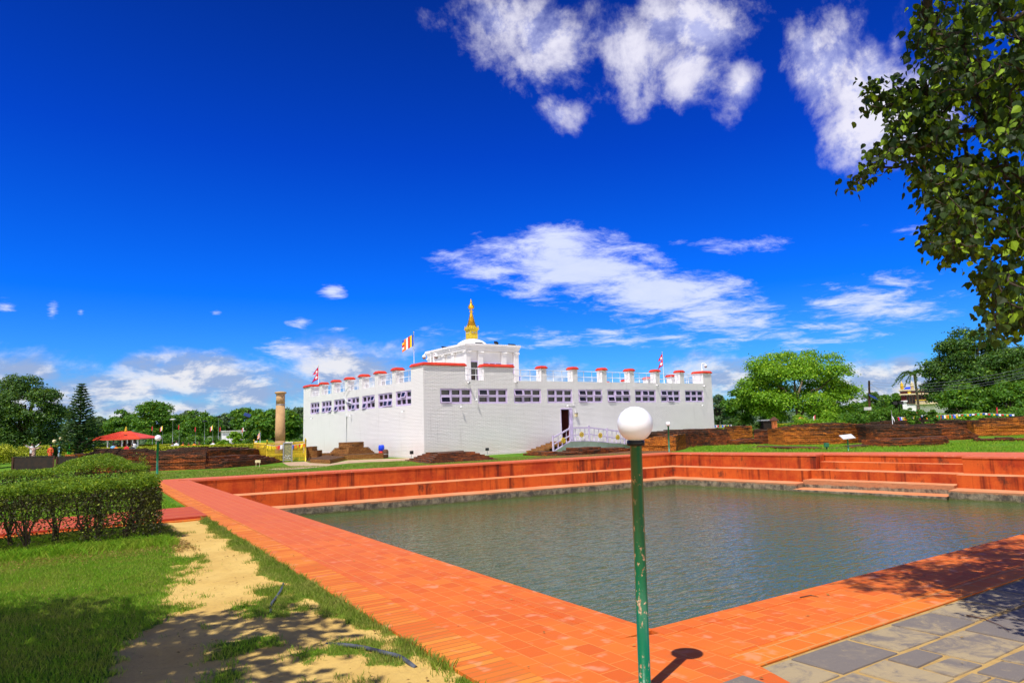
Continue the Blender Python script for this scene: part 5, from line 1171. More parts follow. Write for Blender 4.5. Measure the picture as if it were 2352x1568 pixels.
b=MB(); b.obox(c+up3*(gz-.05),r3*w,f3*w*.8,up3*.12); b.build('floor','stone_white',t)
b=MB(); q=c+r3*.6-f3*w*.45+up3*(zE+.28); b.obox(q,r3*.13,f3*.03,up3*.10); b.build('roof_lamp','black_plastic',t)
# monastery
d=100.; r3_,f3_=r3,f3; v_=ray(2115,1000); f3=np.array((v_[0],v_[1],0.)); f3/=np.linalg.norm(f3); r3=np.array((f3[1],-f3[0],0.)); s=FPX/d/float(f3@f3_); X=lambda x:(x-2076)/s; O=at(2076,1000,d); O[2]=0; YZ=lambda y:at(2100,y,d)[2]
m_=thing('monastery','maroon and white monastery with cream bands and golden roof ornaments','building',O)
def mbx(mb,xa,xb,ya,yb,f0,f1): mb.obox(O+r3*(X(xa)+X(xb))/2+f3*(f0+f1)/2+up3*(YZ(ya)+YZ(yb))/2,r3*(X(xb)-X(xa))/2,f3*(f1-f0)/2,up3*abs(YZ(ya)-YZ(yb))/2)
b=MB(); mbx(b,2078,2180,900,920,0,9); b.build('upper_wall','maroon',m_)
b=MB(); mbx(b,2080,2180,920,975,0.02,9); mbx(b,2077,2092,919,922,-.15,.0); b.build('lower_wall','white_paint',m_)
for ya,yb in ((893.5,896.5),(903.5,906)): b=MB(); mbx(b,2074.5,2182,ya,yb,-.35,9.3); b.build('cornice','cream',m_)
b=MB(); mbx(b,2077,2181,896.6,903.4,-.1,9.1); b.build('frieze','maroon',m_)
b=MB()
for i in range(44): xx=2077+i*2.35; mbx(b,xx,xx+1.,896.7,898.3,-.22,-.11); mbx(b,xx,xx+1.,906.1,907.7,-.22,-.01)
b.build('dentil','white_paint',m_)
b=MB(); c=O+r3*X(2098.5)-f3*.14+up3*YZ(900.); b.tube([c,c-f3*.06],.24,14); b.build('emblem','yellow_paint',m_)
for xa,xb,ya,yb in ((2090,2111,909,927),(2118,2140,908,922),(2146,2166,908,922)):
    b=MB(); mbx(b,xa,xb,ya,ya+1.2,-.12,.05); mbx(b,xa,xb,yb-1.2,yb,-.12,.05)
    for k in range(4): xx=xa+(xb-xa-1.2)*k/3; mbx(b,xx,xx+1.2,ya+1.2,yb-1.2,-.12,.05)
    w_=b.build('window','wood_dark',m_); b=MB(); mbx(b,xa+.5,xb-.5,ya+.5,yb-.5,-.03,.0); b.build('window_pane','glass_dark',w_)
b=MB(); mbx(b,2110,2180,926,929,-1.8,0); b.build('balcony_slab','cream',m_)
for i in range(16): b=MB(); c=O+r3*X(2112+i*4.2)-f3*1.7; b.lathe((c[0],c[1],YZ(926)),[(.07,0),(.10,.12),(.05,.25),(.07,.38)],6); b.build('baluster','cream',m_)
b=MB(); mbx(b,2110,2180,919,920.3,-1.8,-1.6); b.build('balustrade_rail','yellow_paint',m_)
for xx in (2082.5,2106): b=MB(); c=O+r3*X(xx)+f3*.5; b.lathe((c[0],c[1],YZ(893.6)),[(.22,0),(.22,.5),(.28,.55),(.20,.62),(.20,.75),(.24,.8),(.05,1.0),(.02,1.25)],10); b.build('roof_ornament','yellow_paint' if xx<2090 else 'cream',m_)
b=MB(); A=O+r3*X(2084)+f3*2; B_=O+r3*X(2106)+f3*2
b.add([A+up3*YZ(893),B_+up3*YZ(893),B_+f3*3+up3*YZ(893),A+f3*3+up3*YZ(893),A+r3*.4+f3*2.4+up3*YZ(886),B_+f3*2.4+up3*YZ(886)],[(0,1,5,4),(2,3,4,5),(1,2,5),(3,0,4)]); b.build('blue_roof','blue_roof',m_)
r3,f3=r3_,f3_
# poles and wires
def pole(label,xD,ytop,dep,lean=0,panel=None,m='wood_dark',extra=None,rad=.09,cat='pole',name='utility_pole',ybot=1000):
    p=at(xD,ybot,dep); z0=tz(p[0],p[1]); q=at(xD+lean,ytop,dep); t=thing(name,label,cat,(p[0],p[1],z0)); b=MB(); b.tube([(p[0],p[1],z0-.1),q],[rad,rad*.7],7); b.build('pole',m,t)
    if panel:
        c=at(panel[0],panel[1],dep-.3); b=MB(); b.obox(c,r3*.33+up3*panel[2],f3*.02,up3*.15+f3*.2); b.build('solar_panel','solar_blue',t)
        b=MB(); b.obox(c+f3*.04-up3*.01,r3*.66+up3*panel[2]*1.05,f3*.24,up3*.30+f3*.2); b.build('panel_frame','stone_white',t) if False else None
    return t
t=pole('slanting dark pole with a solar panel in the left forest',562,941,70,lean=9,panel=(568,952.5,-.12),ybot=1010,rad=.08)
t=pole('rusty wooden power pole with a solar panel before the cloud',1996,874,60,lean=0,panel=(2005,911,-.16),ybot=975,rad=.12); p=at(1996,1000,60)
b=MB(); c=at(1993,938,59.7); b.obox(c,r3*.32,f3*.02,up3*.13); b.build('notice_plate','stone_white',t)
b=MB()
for yy in (880,889,897): c=at(1996,yy,60); b.bar(c-r3*.15,c+r3*.3,.05)
a0=at(1992,918,60); b.tube([a0,a0-r3*.5+up3*.35,a0-r3*.8+up3*.5],.025,5); b.build('crossarm','grey_metal',t)
wr=thing('power_lines','sagging black power lines running right from the wooden pole','power lines',at(1996,880,60))
for k,(y0_,y1_) in enumerate(((876,842),(882,850),(888,858),(892,864))):
    A=at(1998,y0_,60); B_=at(2420,y1_-16,44); pts=[A*(1-f)+B_*f-up3*1.3*4*f*(1-f)*.55 for f in np.linspace(0,1,16)]; b=MB(); b.tube(pts,.008,4,False); b.build('wire','grey_metal',wr)
A=at(1998,880,60); B_=at(2050,905,110); b=MB(); b.tube([A,(A+B_)/2-up3*.4,B_],.014,4,False); b.build('wire','grey_metal',wr)
t=pole('dark street lantern standing left of the monastery',2065,925,56,m='black_plastic',rad=.05,cat='lantern',name='street_lantern',ybot=975)
b=MB(); c=at(2062,925,56); b.obox(c-r3*.25,r3*.16,f3*.1,up3*.13); b.obox(c+r3*.25,r3*.16,f3*.1,up3*.13); b.bar(c-r3*.4,c+r3*.4,.04); b.build('lantern_head','black_plastic',t)
for i,(x,y,l) in enumerate(((397,963.5,'curved street lamp left of the vine-clad bush'),(470,968,'dark boxy lantern in front of the forest middle'),(502,957,'taller dark lantern in the forest shade'))):
    t=pole(l,x,y,76,m='grey_metal',rad=.04,cat='lantern',name='street_lantern',ybot=1015); b=MB(); c=at(x,y,76); b.lathe(c,[(.05,-.1),(.30,-.02),(.33,.02),(.16,.10),(.03,.13)],10); b.build('lantern_head','stone_white' if i==0 else 'black_plastic',t)
# prayer flag strings on the right
bunting('upper string of square prayer flags beside the temple end',[at(1641,975.5,60),at(1681,975,60)],12,.20,21,sag=.02,group='prayer flag strings by the temple end',drop=1.1)
bunting('lower string of square prayer flags beside the temple end',[at(1641,981,59.5),at(1686,981.5,59.5)],14,.22,22,sag=.01,group='prayer flag strings by the temple end',drop=1.1)
bunting('long string of square prayer flags above the back brick wall',[at(2061,957.5,54),at(2098,955.5,54),at(2178,952,54),at(2200,950,54)],34,.25,23,cols=('flag_crimson','cloth_blue2','flag_white','cloth_yellow','flag_orange','flag_green'),sag=.03,drop=1.2)
bunting('thin string of small prayer flags at the right above the orange wall',[at(2195,951,54),at(2260,948,54),at(2330,951,54)],22,.14,24,sag=.03)
for l,x,y,dp in (('white cloth flag on a stick beside the square brick block',2049,942,46),): 
    p=at(x,958,dp); q=at(x-2,y,dp); t=thing('cloth_flag',l,'flag',p); b=MB(); b.tube([p-up3*.6,q],.015,5); b.build('stick','rail_white',t); b=MB(); b.add([q,q-up3*.35+r3*.03,q-up3*.8+r3*.18,p+r3*.1,p],[(0,1,2,3,4)]); b.build('cloth','flag_white',t)
p=at(1652,983,60); t=thing('stake','thin white stake among the striped prayer flags','stake',p); b=MB(); b.tube([p-up3*1,at(1654,967,60)],.02,5); b.build('stake_rod','rail_white',t)
def smallflag(l,x,y,dp,cols,h=.7):
    p=at(x,y+12,dp); q=at(x,y-6,dp); z0=tz(p[0],p[1]); t=thing('small_flag',l,'flag',(p[0],p[1],z0),'small flags among the trees'); b=MB(); b.tube([(p[0],p[1],z0),q],.018,5); b.build('pole','grey_metal',t)
    for i,cc in enumerate(cols): b=MB(); w=.09; a=q-r3*(.02+w*i)-up3*.08*i; e=a-r3*w-up3*.08; b.add([a,e,e-up3*h,a-up3*h],[(0,1,2,3)]); b.build('flag_stripe',cc,t)
fl=[(351,984,['flag_crimson'],'red flag left of the lamp globe in the forest edge'),(374,983,['cloth_yellow','flag_white','flag_crimson'],'striped flag just right of the left lamp globe'),(412,981,['flag_crimson'],'narrow red flag before the vine-clad bush'),(450,986,['flag_crimson'],'small crimson flag above the rounded bush'),(489,982,['cloth_yellow','flag_white','flag_crimson'],'striped flag in the forest middle'),(507,986,['flag_crimson'],'dark red flag right of the striped middle flag'),(560,986,['flag_white','flag_crimson'],'white and red flag at the foot of the solar pole')]
for x,y,cc,l in fl: smallflag(l,x,y,73,cc,.45)
for x,y,l in ((1873,958,'red pennant on a stick by the small brick shrine'),(2108,950,'red pennant before the middle conical shrub'),(2291,940,'red cloth on a post at the far right')): smallflag(l,x,y,54 if x>2200 else 54,['flag_crimson','flag_white'] if x<2000 else ['flag_crimson'],.5)
# small brick shrine, kiosk, dome
p=at(1779,980,54)[:2]; t=thing('brick_shrine','small orange brick shrine post with a flared roof','shrine',(*p,0)); z=at(1779,966,54)[2]; b=MB(); b.obox((*p,z/2-.2),r3*.16,f3*.16,up3*(z/2+.2)); b.build('shaft','orange_plaster',t); b=MB(); b.lathe((*p,z),[(.22,-.02),(.36,.0),(.34,.06),(.12,.26),(.05,.30)],4,False,.6); b.build('roof','wood_dark',t)
p=at(1762,980,55.5)[:2]; z=at(1762,965,55.5)[2]; t=thing('ticket_kiosk','small grey kiosk with a pale awning left of the brick shrine','kiosk',(*p,0)); b=MB(); b.obox((*p,z/2-.1),r3*.42,f3*.4,up3*(z/2+.1)); b.build('kiosk_body','dark_steel',t); b=MB(); b.obox((*p,z+.02),r3*.62,f3*.5,up3*.05); b.build('awning','grey_metal',t)
p=at(1841,975,54)[:2]; z=at(1841,960,54)[2]; t=thing('dome_ornament','small domed brown ornament on a post among the shrubs','ornament',(*p,0)); b=MB(); b.tube([(*p,-.1),(*p,z-.2)],.07,8); b.build('post','wood_dark',t); b=MB(); b.lathe((*p,z-.2),[(.10,-.02),(.30,.02),(.22,.18),(.06,.28)],10); b.build('dome','orange_plaster',t)
a,e=at(509,995,76),at(590,997,76); t=thing('white_wall','low white wall behind the bushes left of the stone pillar','wall',((a+e)/2)*np.array((1,1,0))); b=MB(); zt=at(545,990,76)[2]; b.add([(a[0],a[1],-.5),(e[0],e[1],-.5),(e[0],e[1],zt),(a[0],a[1],zt)]+[(q[0]+f3[0]*.3,q[1]+f3[1]*.3,z) for q,z in((a,-.5),(e,-.5),(e,zt),(a,zt))],[(0,1,2,3),(7,6,5,4),(3,2,6,7),(0,3,7,4),(1,5,6,2)]); b.build('wall_body','white_paint',t); b=MB(); b.bar((a[0],a[1],zt+.05),(e[0],e[1],zt+.05),.4,.1); b.build('coping_stone','stone_white',t)
# small hut by pine
p=at(193,1018,64)[:2]; z=tz(*p); t=thing('green_cabin','small dark green cabin with a flat roof beside the pine','cabin',(*p,z)); zt=at(193,1008,64)[2]; b=MB(); b.obox((*p,(z+zt)/2),r3*.55,f3*.5,up3*(zt-z)/2); b.build('cabin_wall','dark_steel',t); b=MB(); b.obox((*p,zt+.04),r3*.68,f3*.6,up3*.05); b.build('cabin_roof','green_metal',t)
# dark steel barrier
d=46.
for xa,xb,l in ((29,124,'long black steel barrier panel below the visitors'),(130,176,'short black steel barrier panel right of the gap')):
    a,e=at(xa,1078,d),at(xb,1078,d); z1=at((xa+xb)/2,1049,d)[2]; t=thing('steel_barrier',l,'barrier',(*((a+e)/2)[:2],-.3),'black steel barriers'); b=MB(); c=(a+e)/2; c[2]=(z1-.3)/2; b.obox(c,(e-a)*np.array((1,1,0))/2,f3*.03,up3*(z1+.3)/2); b.build('panel','dark_steel',t)
    for q in (a,e): b=MB(); b.bar((q[0]-f3[0]*.06,q[1]-f3[1]*.06,-.4),(q[0]-f3[0]*.06,q[1]-f3[1]*.06,z1+.03),.10); b.build('post','wood_dark',t)
    b=MB(); b.bar((a[0],a[1],z1+.035),(e[0],e[1],z1+.035),.12,.05); b.build('top_rail','black_plastic',t)
a=at(318,1050,58)
b=MB(); p=at(312,1052,57)[:2]
ruin('small orange brick stairs behind the green-clad visitor',[(180,1064,1044),(235,1060,1043)],1.2,[(.3,.07)],m='ruin_orange',seed=31,z0=-.5,rag=.02,batter=.3)
# ------------------------------------------------------------------ people
def person(label,xD,dep,top_y,Hp,arms='down',top='cloth_white',bottom='cloth_dark',face=(0,1),hat=None,veil=None,seated=False,long=False,z=None,group=None):
    q=at(xD,1000,dep); z0=at(xD,top_y,dep)[2]-(Hp if not seated else Hp*.52) if z is None else z
    t=thing('person',label,'person',(q[0],q[1],z0),group); S=Hp/7.5; f=np.array((face[0],face[1],0.)); f/=np.linalg.norm(f); r=np.array((f[1],-f[0],0.)); o=np.array((q[0],q[1],z0))
    J=lambda a,b_,c: o+r*a*S+f*b_*S+up3*c*S
    hip=4. if not seated else .55
    J0={}
    def V(n,p,rad): J0[n]=(p,rad*S)
    V('pel',J(0,0,hip),.52); V('wai',J(0,0,hip+.8),.46); V('che',J(0,0,hip+1.6),.55); V('nb',J(0,0,hip+2.2),.26); V('nk',J(0,.02,hip+2.55),.20); V('h1',J(0,.06,hip+2.85),.32); V('h2',J(0,.04,hip+3.2),.37); V('h3',J(0,0,hip+3.42),.22); V('no',J(0,.48,hip+3.0),.05)
    E=[('pel','wai'),('wai','che'),('che','nb'),('nb','nk'),('nk','h1'),('h1','h2'),('h2','h3'),('h1','no')]
    for s,n in((-1,'l'),(1,'r')):
        V('s'+n,J(.80*s,0,hip+2.0),.23)
        if arms=='up': el=J(1.75*s,.1,hip+2.35); ha=J(2.65*s,.2,hip+3.0+(.5 if s<0 else .0))
        elif arms=='lap': el=J(.95*s,.2,hip+.95); ha=J(.3*s,1.0,hip+.55)
        elif arms=='back': el=J(1.15*s,-.35,hip+1.0); ha=J(1.3*s,-.5 if s<0 else .2,hip+.05)
        else: el=J(1.0*s,-.05,hip+.85); ha=J(1.05*s,.25,hip-.15)
        V('e'+n,el,.16); V('w'+n,ha,.11); dv=(ha-el)/np.linalg.norm(ha-el); V('p'+n,ha+dv*.3*S,.12)
        E+=[('che','s'+n),('s'+n,'e'+n),('e'+n,'w'+n),('w'+n,'p'+n)]
        for k in range(5):
            sp=(k-2)*.10; V('f%d'%k+n,ha+dv*(.62-.06*abs(k-2))*S+(f*sp+up3*sp*.3)*S if k else ha+dv*.35*S+f*.22*S,.035); E.append(('p'+n,'f%d'%k+n))
        if not seated:
            V('k'+n,J(.42*s,.12 if s>0 else -.05,2.05),.27); V('a'+n,J(.42*s,.25*s,.28),.15); V('t'+n,J(.45*s,.25*s+.6,.10),.12); V('hi'+n,J(.38*s,0,hip-.25),.36)
            E+=[('pel','hi'+n),('hi'+n,'k'+n),('k'+n,'a'+n),('a'+n,'t'+n)]
        else:
            V('hi'+n,J(.45*s,.3,hip-.05),.36); V('k'+n,J(1.1*s,1.5,.5),.27); V('a'+n,J(-.1*s,1.9,.25),.16); E+=[('pel','hi'+n),('hi'+n,'k'+n),('k'+n,'a'+n)]
    names=list(J0); ix_={n:i for i,n in enumerate(names)}
    me=bpy.data.meshes.new('body'); me.from_pydata([tuple(J0[n][0]-o) for n in names],[(ix_[a],ix_[b_]) for a,b_ in E],[])
    ob=link('body',me,'skin',t); md=ob.modifiers.new('skin','SKIN')
    if not me.skin_vertices:
        pass
    for i,n in enumerate(names): me.skin_vertices[0].data[i].radius=(J0[n][1],J0[n][1]*.85)
    me.skin_vertices[0].data[0].use_root=True
    ms=ob.modifiers.new('smooth','SUBSURF'); ms.levels=1; ms.render_levels=1; md.use_smooth_shade=True
    def ell(mb,rings,n=14):
        vs=[];fs=[]
        for (cc,ra,rb) in rings:
            for j in range(n): th=2*math.pi*j/n; vs.append(cc+r*ra*S*math.cos(th)+f*rb*S*math.sin(th))
        for i in range(len(rings)-1):
            for j in range(n): fs.append((i*n+j,i*n+(j+1)%n,(i+1)*n+(j+1)%n,(i+1)*n+j))
        mb.add(vs,fs,True)
    b=MB(); ell(b,[(J(0,0,hip-.4),.80,.60),(J(0,0,hip),.78,.62),(J(0,0,hip+.8),.66,.56),(J(0,0,hip+1.5),.80,.62),(J(0,0,hip+2.0),.92,.56),(J(0,0,hip+2.25),.55,.42),(J(0,0,hip+2.4),.30,.30)])
    for s,n in((-1,'l'),(1,'r')): A=J0['s'+n][0]; B_=J0['e'+n][0]; C_=J0['w'+n][0]; b.tube([A,B_,B_*.3+C_*.7],[.34*S,.26*S,.20*S],8,False)
    b.build('shirt',top,t)
    if not seated:
        b=MB()
        if long: ell(b,[(J(0,0,.25),1.0,.85),(J(0,0,1.5),.85,.72),(J(0,0,hip-.3),.78,.64),(J(0,0,hip+.3),.70,.60)])
        else:
            for n in 'lr': b.tube([J0['hi'+n][0],J0['k'+n][0],J0['a'+n][0]],[.46*S,.36*S,.26*S],9,False)
        b.build('skirt' if long else 'trousers',bottom,t)
    b=MB(); hc=J(0,-.08,hip+3.15); ell(b,[(hc+up3*(-.35*S)-f*.12*S,.34,.30),(hc,.42,.42),(hc+up3*.22*S,.36,.38),(hc+up3*.36*S,.18,.2),(hc+up3*.38*S,.02,.02)]); b.build('hair','hair',t)
    if hat: b=MB(); ell(b,[(hc+up3*.10*S,.72,.72),(hc+up3*.13*S,.46,.46),(hc+up3*.42*S,.40,.40),(hc+up3*.50*S,.05,.05)]); b.build('hat',hat,t)
    if veil: b=MB(); ell(b,[(J(0,-.25,1.2),.95,.35),(J(0,-.3,hip),.85,.45),(J(0,-.22,hip+1.6),.98,.55),(J(0,-.12,hip+2.3),.6,.5),(J(0,-.05,hip+3.1),.47,.48),(J(0,0,hip+3.6),.2,.2),(J(0,0,hip+3.64),.02,.02)]); b.build('veil',veil,t)
    return t
person('person in white shirt with one arm raised beside the patterned dress',75,60.6,1018,1.62,'up','cloth_white','wood_dark',(.3,-1))
person('person in patterned brown dress seen from behind with arms spread wide',80,60,1022,1.55,'up','saree_print','saree_print',(.3,1),long=True)
person('person in red and orange saree standing under the globe lamp',118,60,1021,1.55,'down','saree_red','saree_red',(-.5,-1),long=True)
person('person in a pale sun hat, dark vest and light blue sleeves',139,60,1019,1.66,'back','cloth_blue','cloth_khaki',(-1,.5),hat='cloth_khaki')
o=[q for q in bpy.data.objects if q.get('label','').startswith('person in a pale sun hat')][0]
b=MB(); oo=ORG[o.name]; S=1.66/7.5; b.lathe((oo[0],oo[1],oo[2]),[(.80*S,3.7*S),(.72*S,4.8*S),(.86*S,5.6*S),(.80*S,6.1*S),(.4*S,6.3*S)],12); b.build('vest','cloth_dark',o)
person('person in a bright green saree and veil walking at the right of the group',160,60,1023,1.52,'down','cloth_green','cloth_green',(-1,.4),long=True,veil='cloth_green')
for l,x,y,dp,tp,arm in (('seated person in blue behind the pavilion hedge',261,1018,61,'cloth_blue','lap'),('seated person in orange just left of the red-clad one',268,1021,60,'cloth_orange','lap'),('seated person in red below the pavilion',292,1019,60,'cloth_red','lap'),('seated person in white top and dark wrap at the pavilion corner',309,1013,61,'cloth_white','lap'),('seated person in dark clothes beside the white-topped one',304,1020,60,'cloth_dark','lap'),
    ('seated person in pale grey right of the left lamp post',397,1016,62,'cloth_khaki','lap'),('seated person in white facing the grey-clad neighbour',406,1012,63,'cloth_white','lap'),('seated monk in orange behind the long yellow hedge',421,1015,64,'cloth_orange','lap'),('seated monk in crimson behind the long yellow hedge',434,1016,64,'cloth_red','lap'),('seated person in orange-red near the monk in crimson',447,1014,64,'cloth_orange','lap'),('seated person in dark red leaning among the bushes',458,1014,65,'maroon','lap'),
    ('kneeling person in a white shirt by the low white wall',490,1012,62,'cloth_white','lap')): person(l,x,dp,y,1.6,arm,tp,'cloth_dark',(.2 if x%2 else -.9,-1 if x%3 else .6),seated=True)
# ------------------------------------------------------------------ hoses, litter
def hose(label,pts,rad=.014):
    t=thing('hose',label,'hose',(*onz(*pts[0])[:2],0),'black hoses on the sandy path'); P=[onz(x,y,0.) for x,y in pts]; P=[np.array((p[0],p[1],-.008+z)) for p,z in zip(P,[-.03]+[.0]*(len(P)-2)+[-.03])]
    Q_=[]; n=len(P)
    for i in range(n-1):
        p0,p1,p2,p3=P[max(i-1,0)],P[i],P[i+1],P[min(i+2,n-1)]
        for k in range(8): u=k/8; Q_.append(.5*((2*p1)+(-p0+p2)*u+(2*p0-5*p1+4*p2-p3)*u*u+(-p0+3*p1-3*p2+p3)*u**3))
    Q_.append(P[-1]); b=MB(); b.tube(Q_,rad,10); b.build('tube','hose_black',t)
hose('short curved black hose piece on the grass tuft',[(651,1332),(646,1352),(634,1370),(623,1386),(622,1404)])
hose('long black hose lying across grass near the brick border',[(750,1468),(790,1478),(835,1484),(885,1496),(920,1506),(955,1521)],.017)
rr=random.Random(12)
P=[];N=[]
for i in range(5200):
    x=rr.uniform(-1.,2.2); y=12.75+rr.gauss(0,.42)-x*.1; P.append((x,y,-.012)); N.append((rr.gauss(0,.3),rr.gauss(0,.3),1))
V,F=leafquads(np.array(P),np.array(N),.05,.55); tag(npmesh('leaf_litter',V,F,'dry_litter',rnd=rng.random(len(F))),'dry brown leaf litter below the near hedge','leaf litter',kind='stuff')
P=[];N=[]
for i in range(260):
    x=rr.uniform(-.3,2.6); y=rr.uniform(4,14); P.append((x,y,-.010)); N.append((rr.gauss(0,.3),rr.gauss(0,.3),1))
V,F=leafquads(np.array(P),np.array(N),.035,.55); tag(npmesh('leaf_litter',V,F,'dry_litter',rnd=rng.random(len(F))),'few scattered dry leaves on grass and sand','leaf litter',kind='stuff')
P=[];N=[]
for i in range(70):
    p=onz(rr.uniform(900,2300),rr.uniform(1150,1420),-1.475)
    if inpoly(p[0],p[1],offq(2.3)): P.append(p); N.append((rr.gauss(0,.05),rr.gauss(0,.05),1))
c0=onz(1333,1205,-1.475)
for i in range(60): P.append(c0+np.array((rr.gauss(0,.22),rr.gauss(0,.16),0))); N.append((0,0,1))
V,F=leafquads(np.array(P),np.array(N),.06,.55); tag(npmesh('floating_leaves',V,F,'dry_litter',rnd=rng.random(len(F))),'a few dead leaves drifting on the pond','leaf litter',kind='stuff')
P=[];N=[]
for i in range(150):
    x=rr.uniform(2.8,14); y=rr.uniform(2.2,12); 
    if (x<4.2 or y<4.0): P.append((x,y,.012)); N.append((rr.gauss(0,.3),rr.gauss(0,.3),1))
V,F=leafquads(np.array(P),np.array(N),.035,.5); tag(npmesh('leaf_litter',V,F,'dry_litter',rnd=rng.random(len(F))),'tiny fallen leaves on the brick walkway and slabs','leaf litter',kind='stuff')
for l,pts in (('thin dry twig on the near pool rim',[(1838,1371),(1862,1366),(1880,1370)]),('thin dry twig on the stone slabs at the right',[(2220,1412),(2260,1420),(2300,1436),(2318,1450)])):
    b=MB(); b.tube([onz(x,y,.012) for x,y in pts],[.006,.005,.003,.002][:len(pts)] if len(pts)==4 else [.006,.005,.002],5); tag(b.build('twig','wood_dark'),l,'twig')
# ------------------------------------------------------------------ overhanging foreground tree
def heartleaves(P,D,size,rs):
    # P hang points, D leaf direction (mostly down)
    n=len(P); D=D/np.linalg.norm(D,axis=1,keepdims=True); r1=rs.normal(size=(n,3)); W=np.cross(D,r1); W/=np.linalg.norm(W,axis=1,keepdims=True); Nn=np.cross(D,W); s=size*rs.uniform(.65,1.25,n)[:,None]
    k=[(0,.0,0.),(.36,.10,.05),(.46,.42,.09),(.22,.75,.04),(0,1.05,.0),(-.22,.75,.04),(-.46,.42,.09),(-.36,.10,.05)]
    V=np.stack([P+W*s*a+D*s*b_+Nn*s*c for a,b_,c in k],1); i=np.arange(n)[:,None]*8
    F=np.concatenate([i+np.array([[0,1,2,3]]),i+np.array([[0,3,4,4]])*0+i*0+np.array([[0,3,4,5]]),i+np.array([[0,5,6,7]])]) ; return V.reshape(-1,3),F
poly=[(2120,-20),(2100,49),(2096,138),(2120,173),(2186,178),(2195,200),(2107,187),(2058,180),(1990,186),(1969,200),(1982,238),(1999,250),(2030,240),(2036,277),(2020,300),(1999,350),(1942,425),(1962,430),(2000,400),(2030,390),(2048,345),(2080,352),(2073,412),(2112,430),(2117,465),(2152,500),(2130,530),(2083,563),(2112,578),(2160,545),(2191,540),(2155,603),(2216,570),(2268,575),(2224,625),(2262,655),(2290,672),(2262,706),(2272,770),(2310,765),(2352,750),(2480,745),(2600,700),(2600,-60)]
rs=np.random.default_rng(11); hub=np.array((8.9,1.15,3.6)); nodes=[]
def sky_hole(x,y): return mn.noise(Vector((x*.016,y*.016,3)))+.6*mn.noise(Vector((x*.045,y*.045,1)))
while len(nodes)<1750:
    x,y=rs.uniform(1940,2600),rs.uniform(-60,775)
    if not inpoly(x,y,poly): continue
    if x<2130 and rs.random()<.45: continue
    if x>2150 and sky_hole(x,y)>.06 and rs.random()<.95: continue
    e=max(0,min(1,(x-1950)/400)); tt=rs.uniform(6.1,7.0) if x<2130 else rs.uniform(5.7,8.6)
    p=at(x,y,tt*math.cos(math.atan2(x-1176,FPX))); nodes.append(p)
n0=len(nodes)
while len(nodes)<3900:    # crown beyond the frame: above and right
    v=rs.normal(size=3); v/=np.linalg.norm(v); p=np.array((7.5,2.7,6.4))+v*np.array((3.6,2.0,2.4))*rs.uniform(.3,1)**.5
    q=p-np.array((0,0,HC)); dz=q@CF
    if dz>0:
        X_=1176+FPX*(q@CR)/dz; Y_=784-FPX*(q@CU)/dz
        if X_<2440 and Y_>-90: continue
    nodes.append(p)
nodes=np.array(nodes); dist=np.linalg.norm(nodes-hub,axis=1); order=np.argsort(dist); par={}; pts=[hub]; 
con=np.empty((len(nodes)+1,3)); con[0]=hub; cd_=np.empty(len(nodes)+1); cd_[0]=0; m_=1; idn=[-1]; parent_=np.full(len(nodes),-1)
for o_ in order:
    dd=np.linalg.norm(con[:m_]-nodes[o_],axis=1)+.12*cd_[:m_]; j=int(np.argmin(dd)); parent_[o_]=idn[j]; con[m_]=nodes[o_]; cd_[m_]=cd_[j]+np.linalg.norm(con[j]-nodes[o_]); idn.append(o_); m_+=1
load=np.ones(len(nodes))
for o_ in order[::-1]:
    if parent_[o_]>=0: load[parent_[o_]]+=load[o_]
bt=thing('overhanging_tree','leafy heart-leaved tree hanging in from the right edge, close by','tree',(9.6,.9,0))
b=MB(); b.tube([(9.6,.9,-.2),(9.55,.92,.3),(9.4,.95,1.6),(9.15,1.05,2.8),hub,(9.1,1.2,5.),(9.3,1.4,7.5)],[.42,.32,.27,.25,.22,.14,.05],12)
P=[];D=[]
for i in range(len(nodes)):
    a=hub if parent_[i]<0 else nodes[parent_[i]]; c=nodes[i]; rad=.0035*load[i]**.42
    if load[i]>1 or rs.random()<.8:
        mid=(a+c)/2+rs.normal(size=3)*.03*np.linalg.norm(c-a)+np.array((0,0,-.02)); ra=.0035*(load[parent_[i]] if parent_[i]>=0 else load[i])**.42; b.tube([a,mid,c],[min(ra,rad*1.6),rad*1.1,rad],5 if load[i]<12 else 8,False)
    k=rs.integers(7,12) if i<n0 else 7
    for q in range(k):
        u=rs.uniform(0,1); base_=a*(1-u)+c*u if np.linalg.norm(c-a)<.5 else c+(a-c)/np.linalg.norm(c-a)*.4*u
        off=rs.normal(size=3)*.055; P.append(base_+off); D.append((off[0]*6+rs.normal()*.35,off[1]*6+rs.normal()*.35,-.9+rs.normal()*.3))
b.build('trunk','bark',bt)
V,F=heartleaves(np.array(P),np.array(D),.061,rs); npmesh('crown',V,F,'leaf_bodhi',bt,rnd=np.tile(rs.random(len(P)),3))
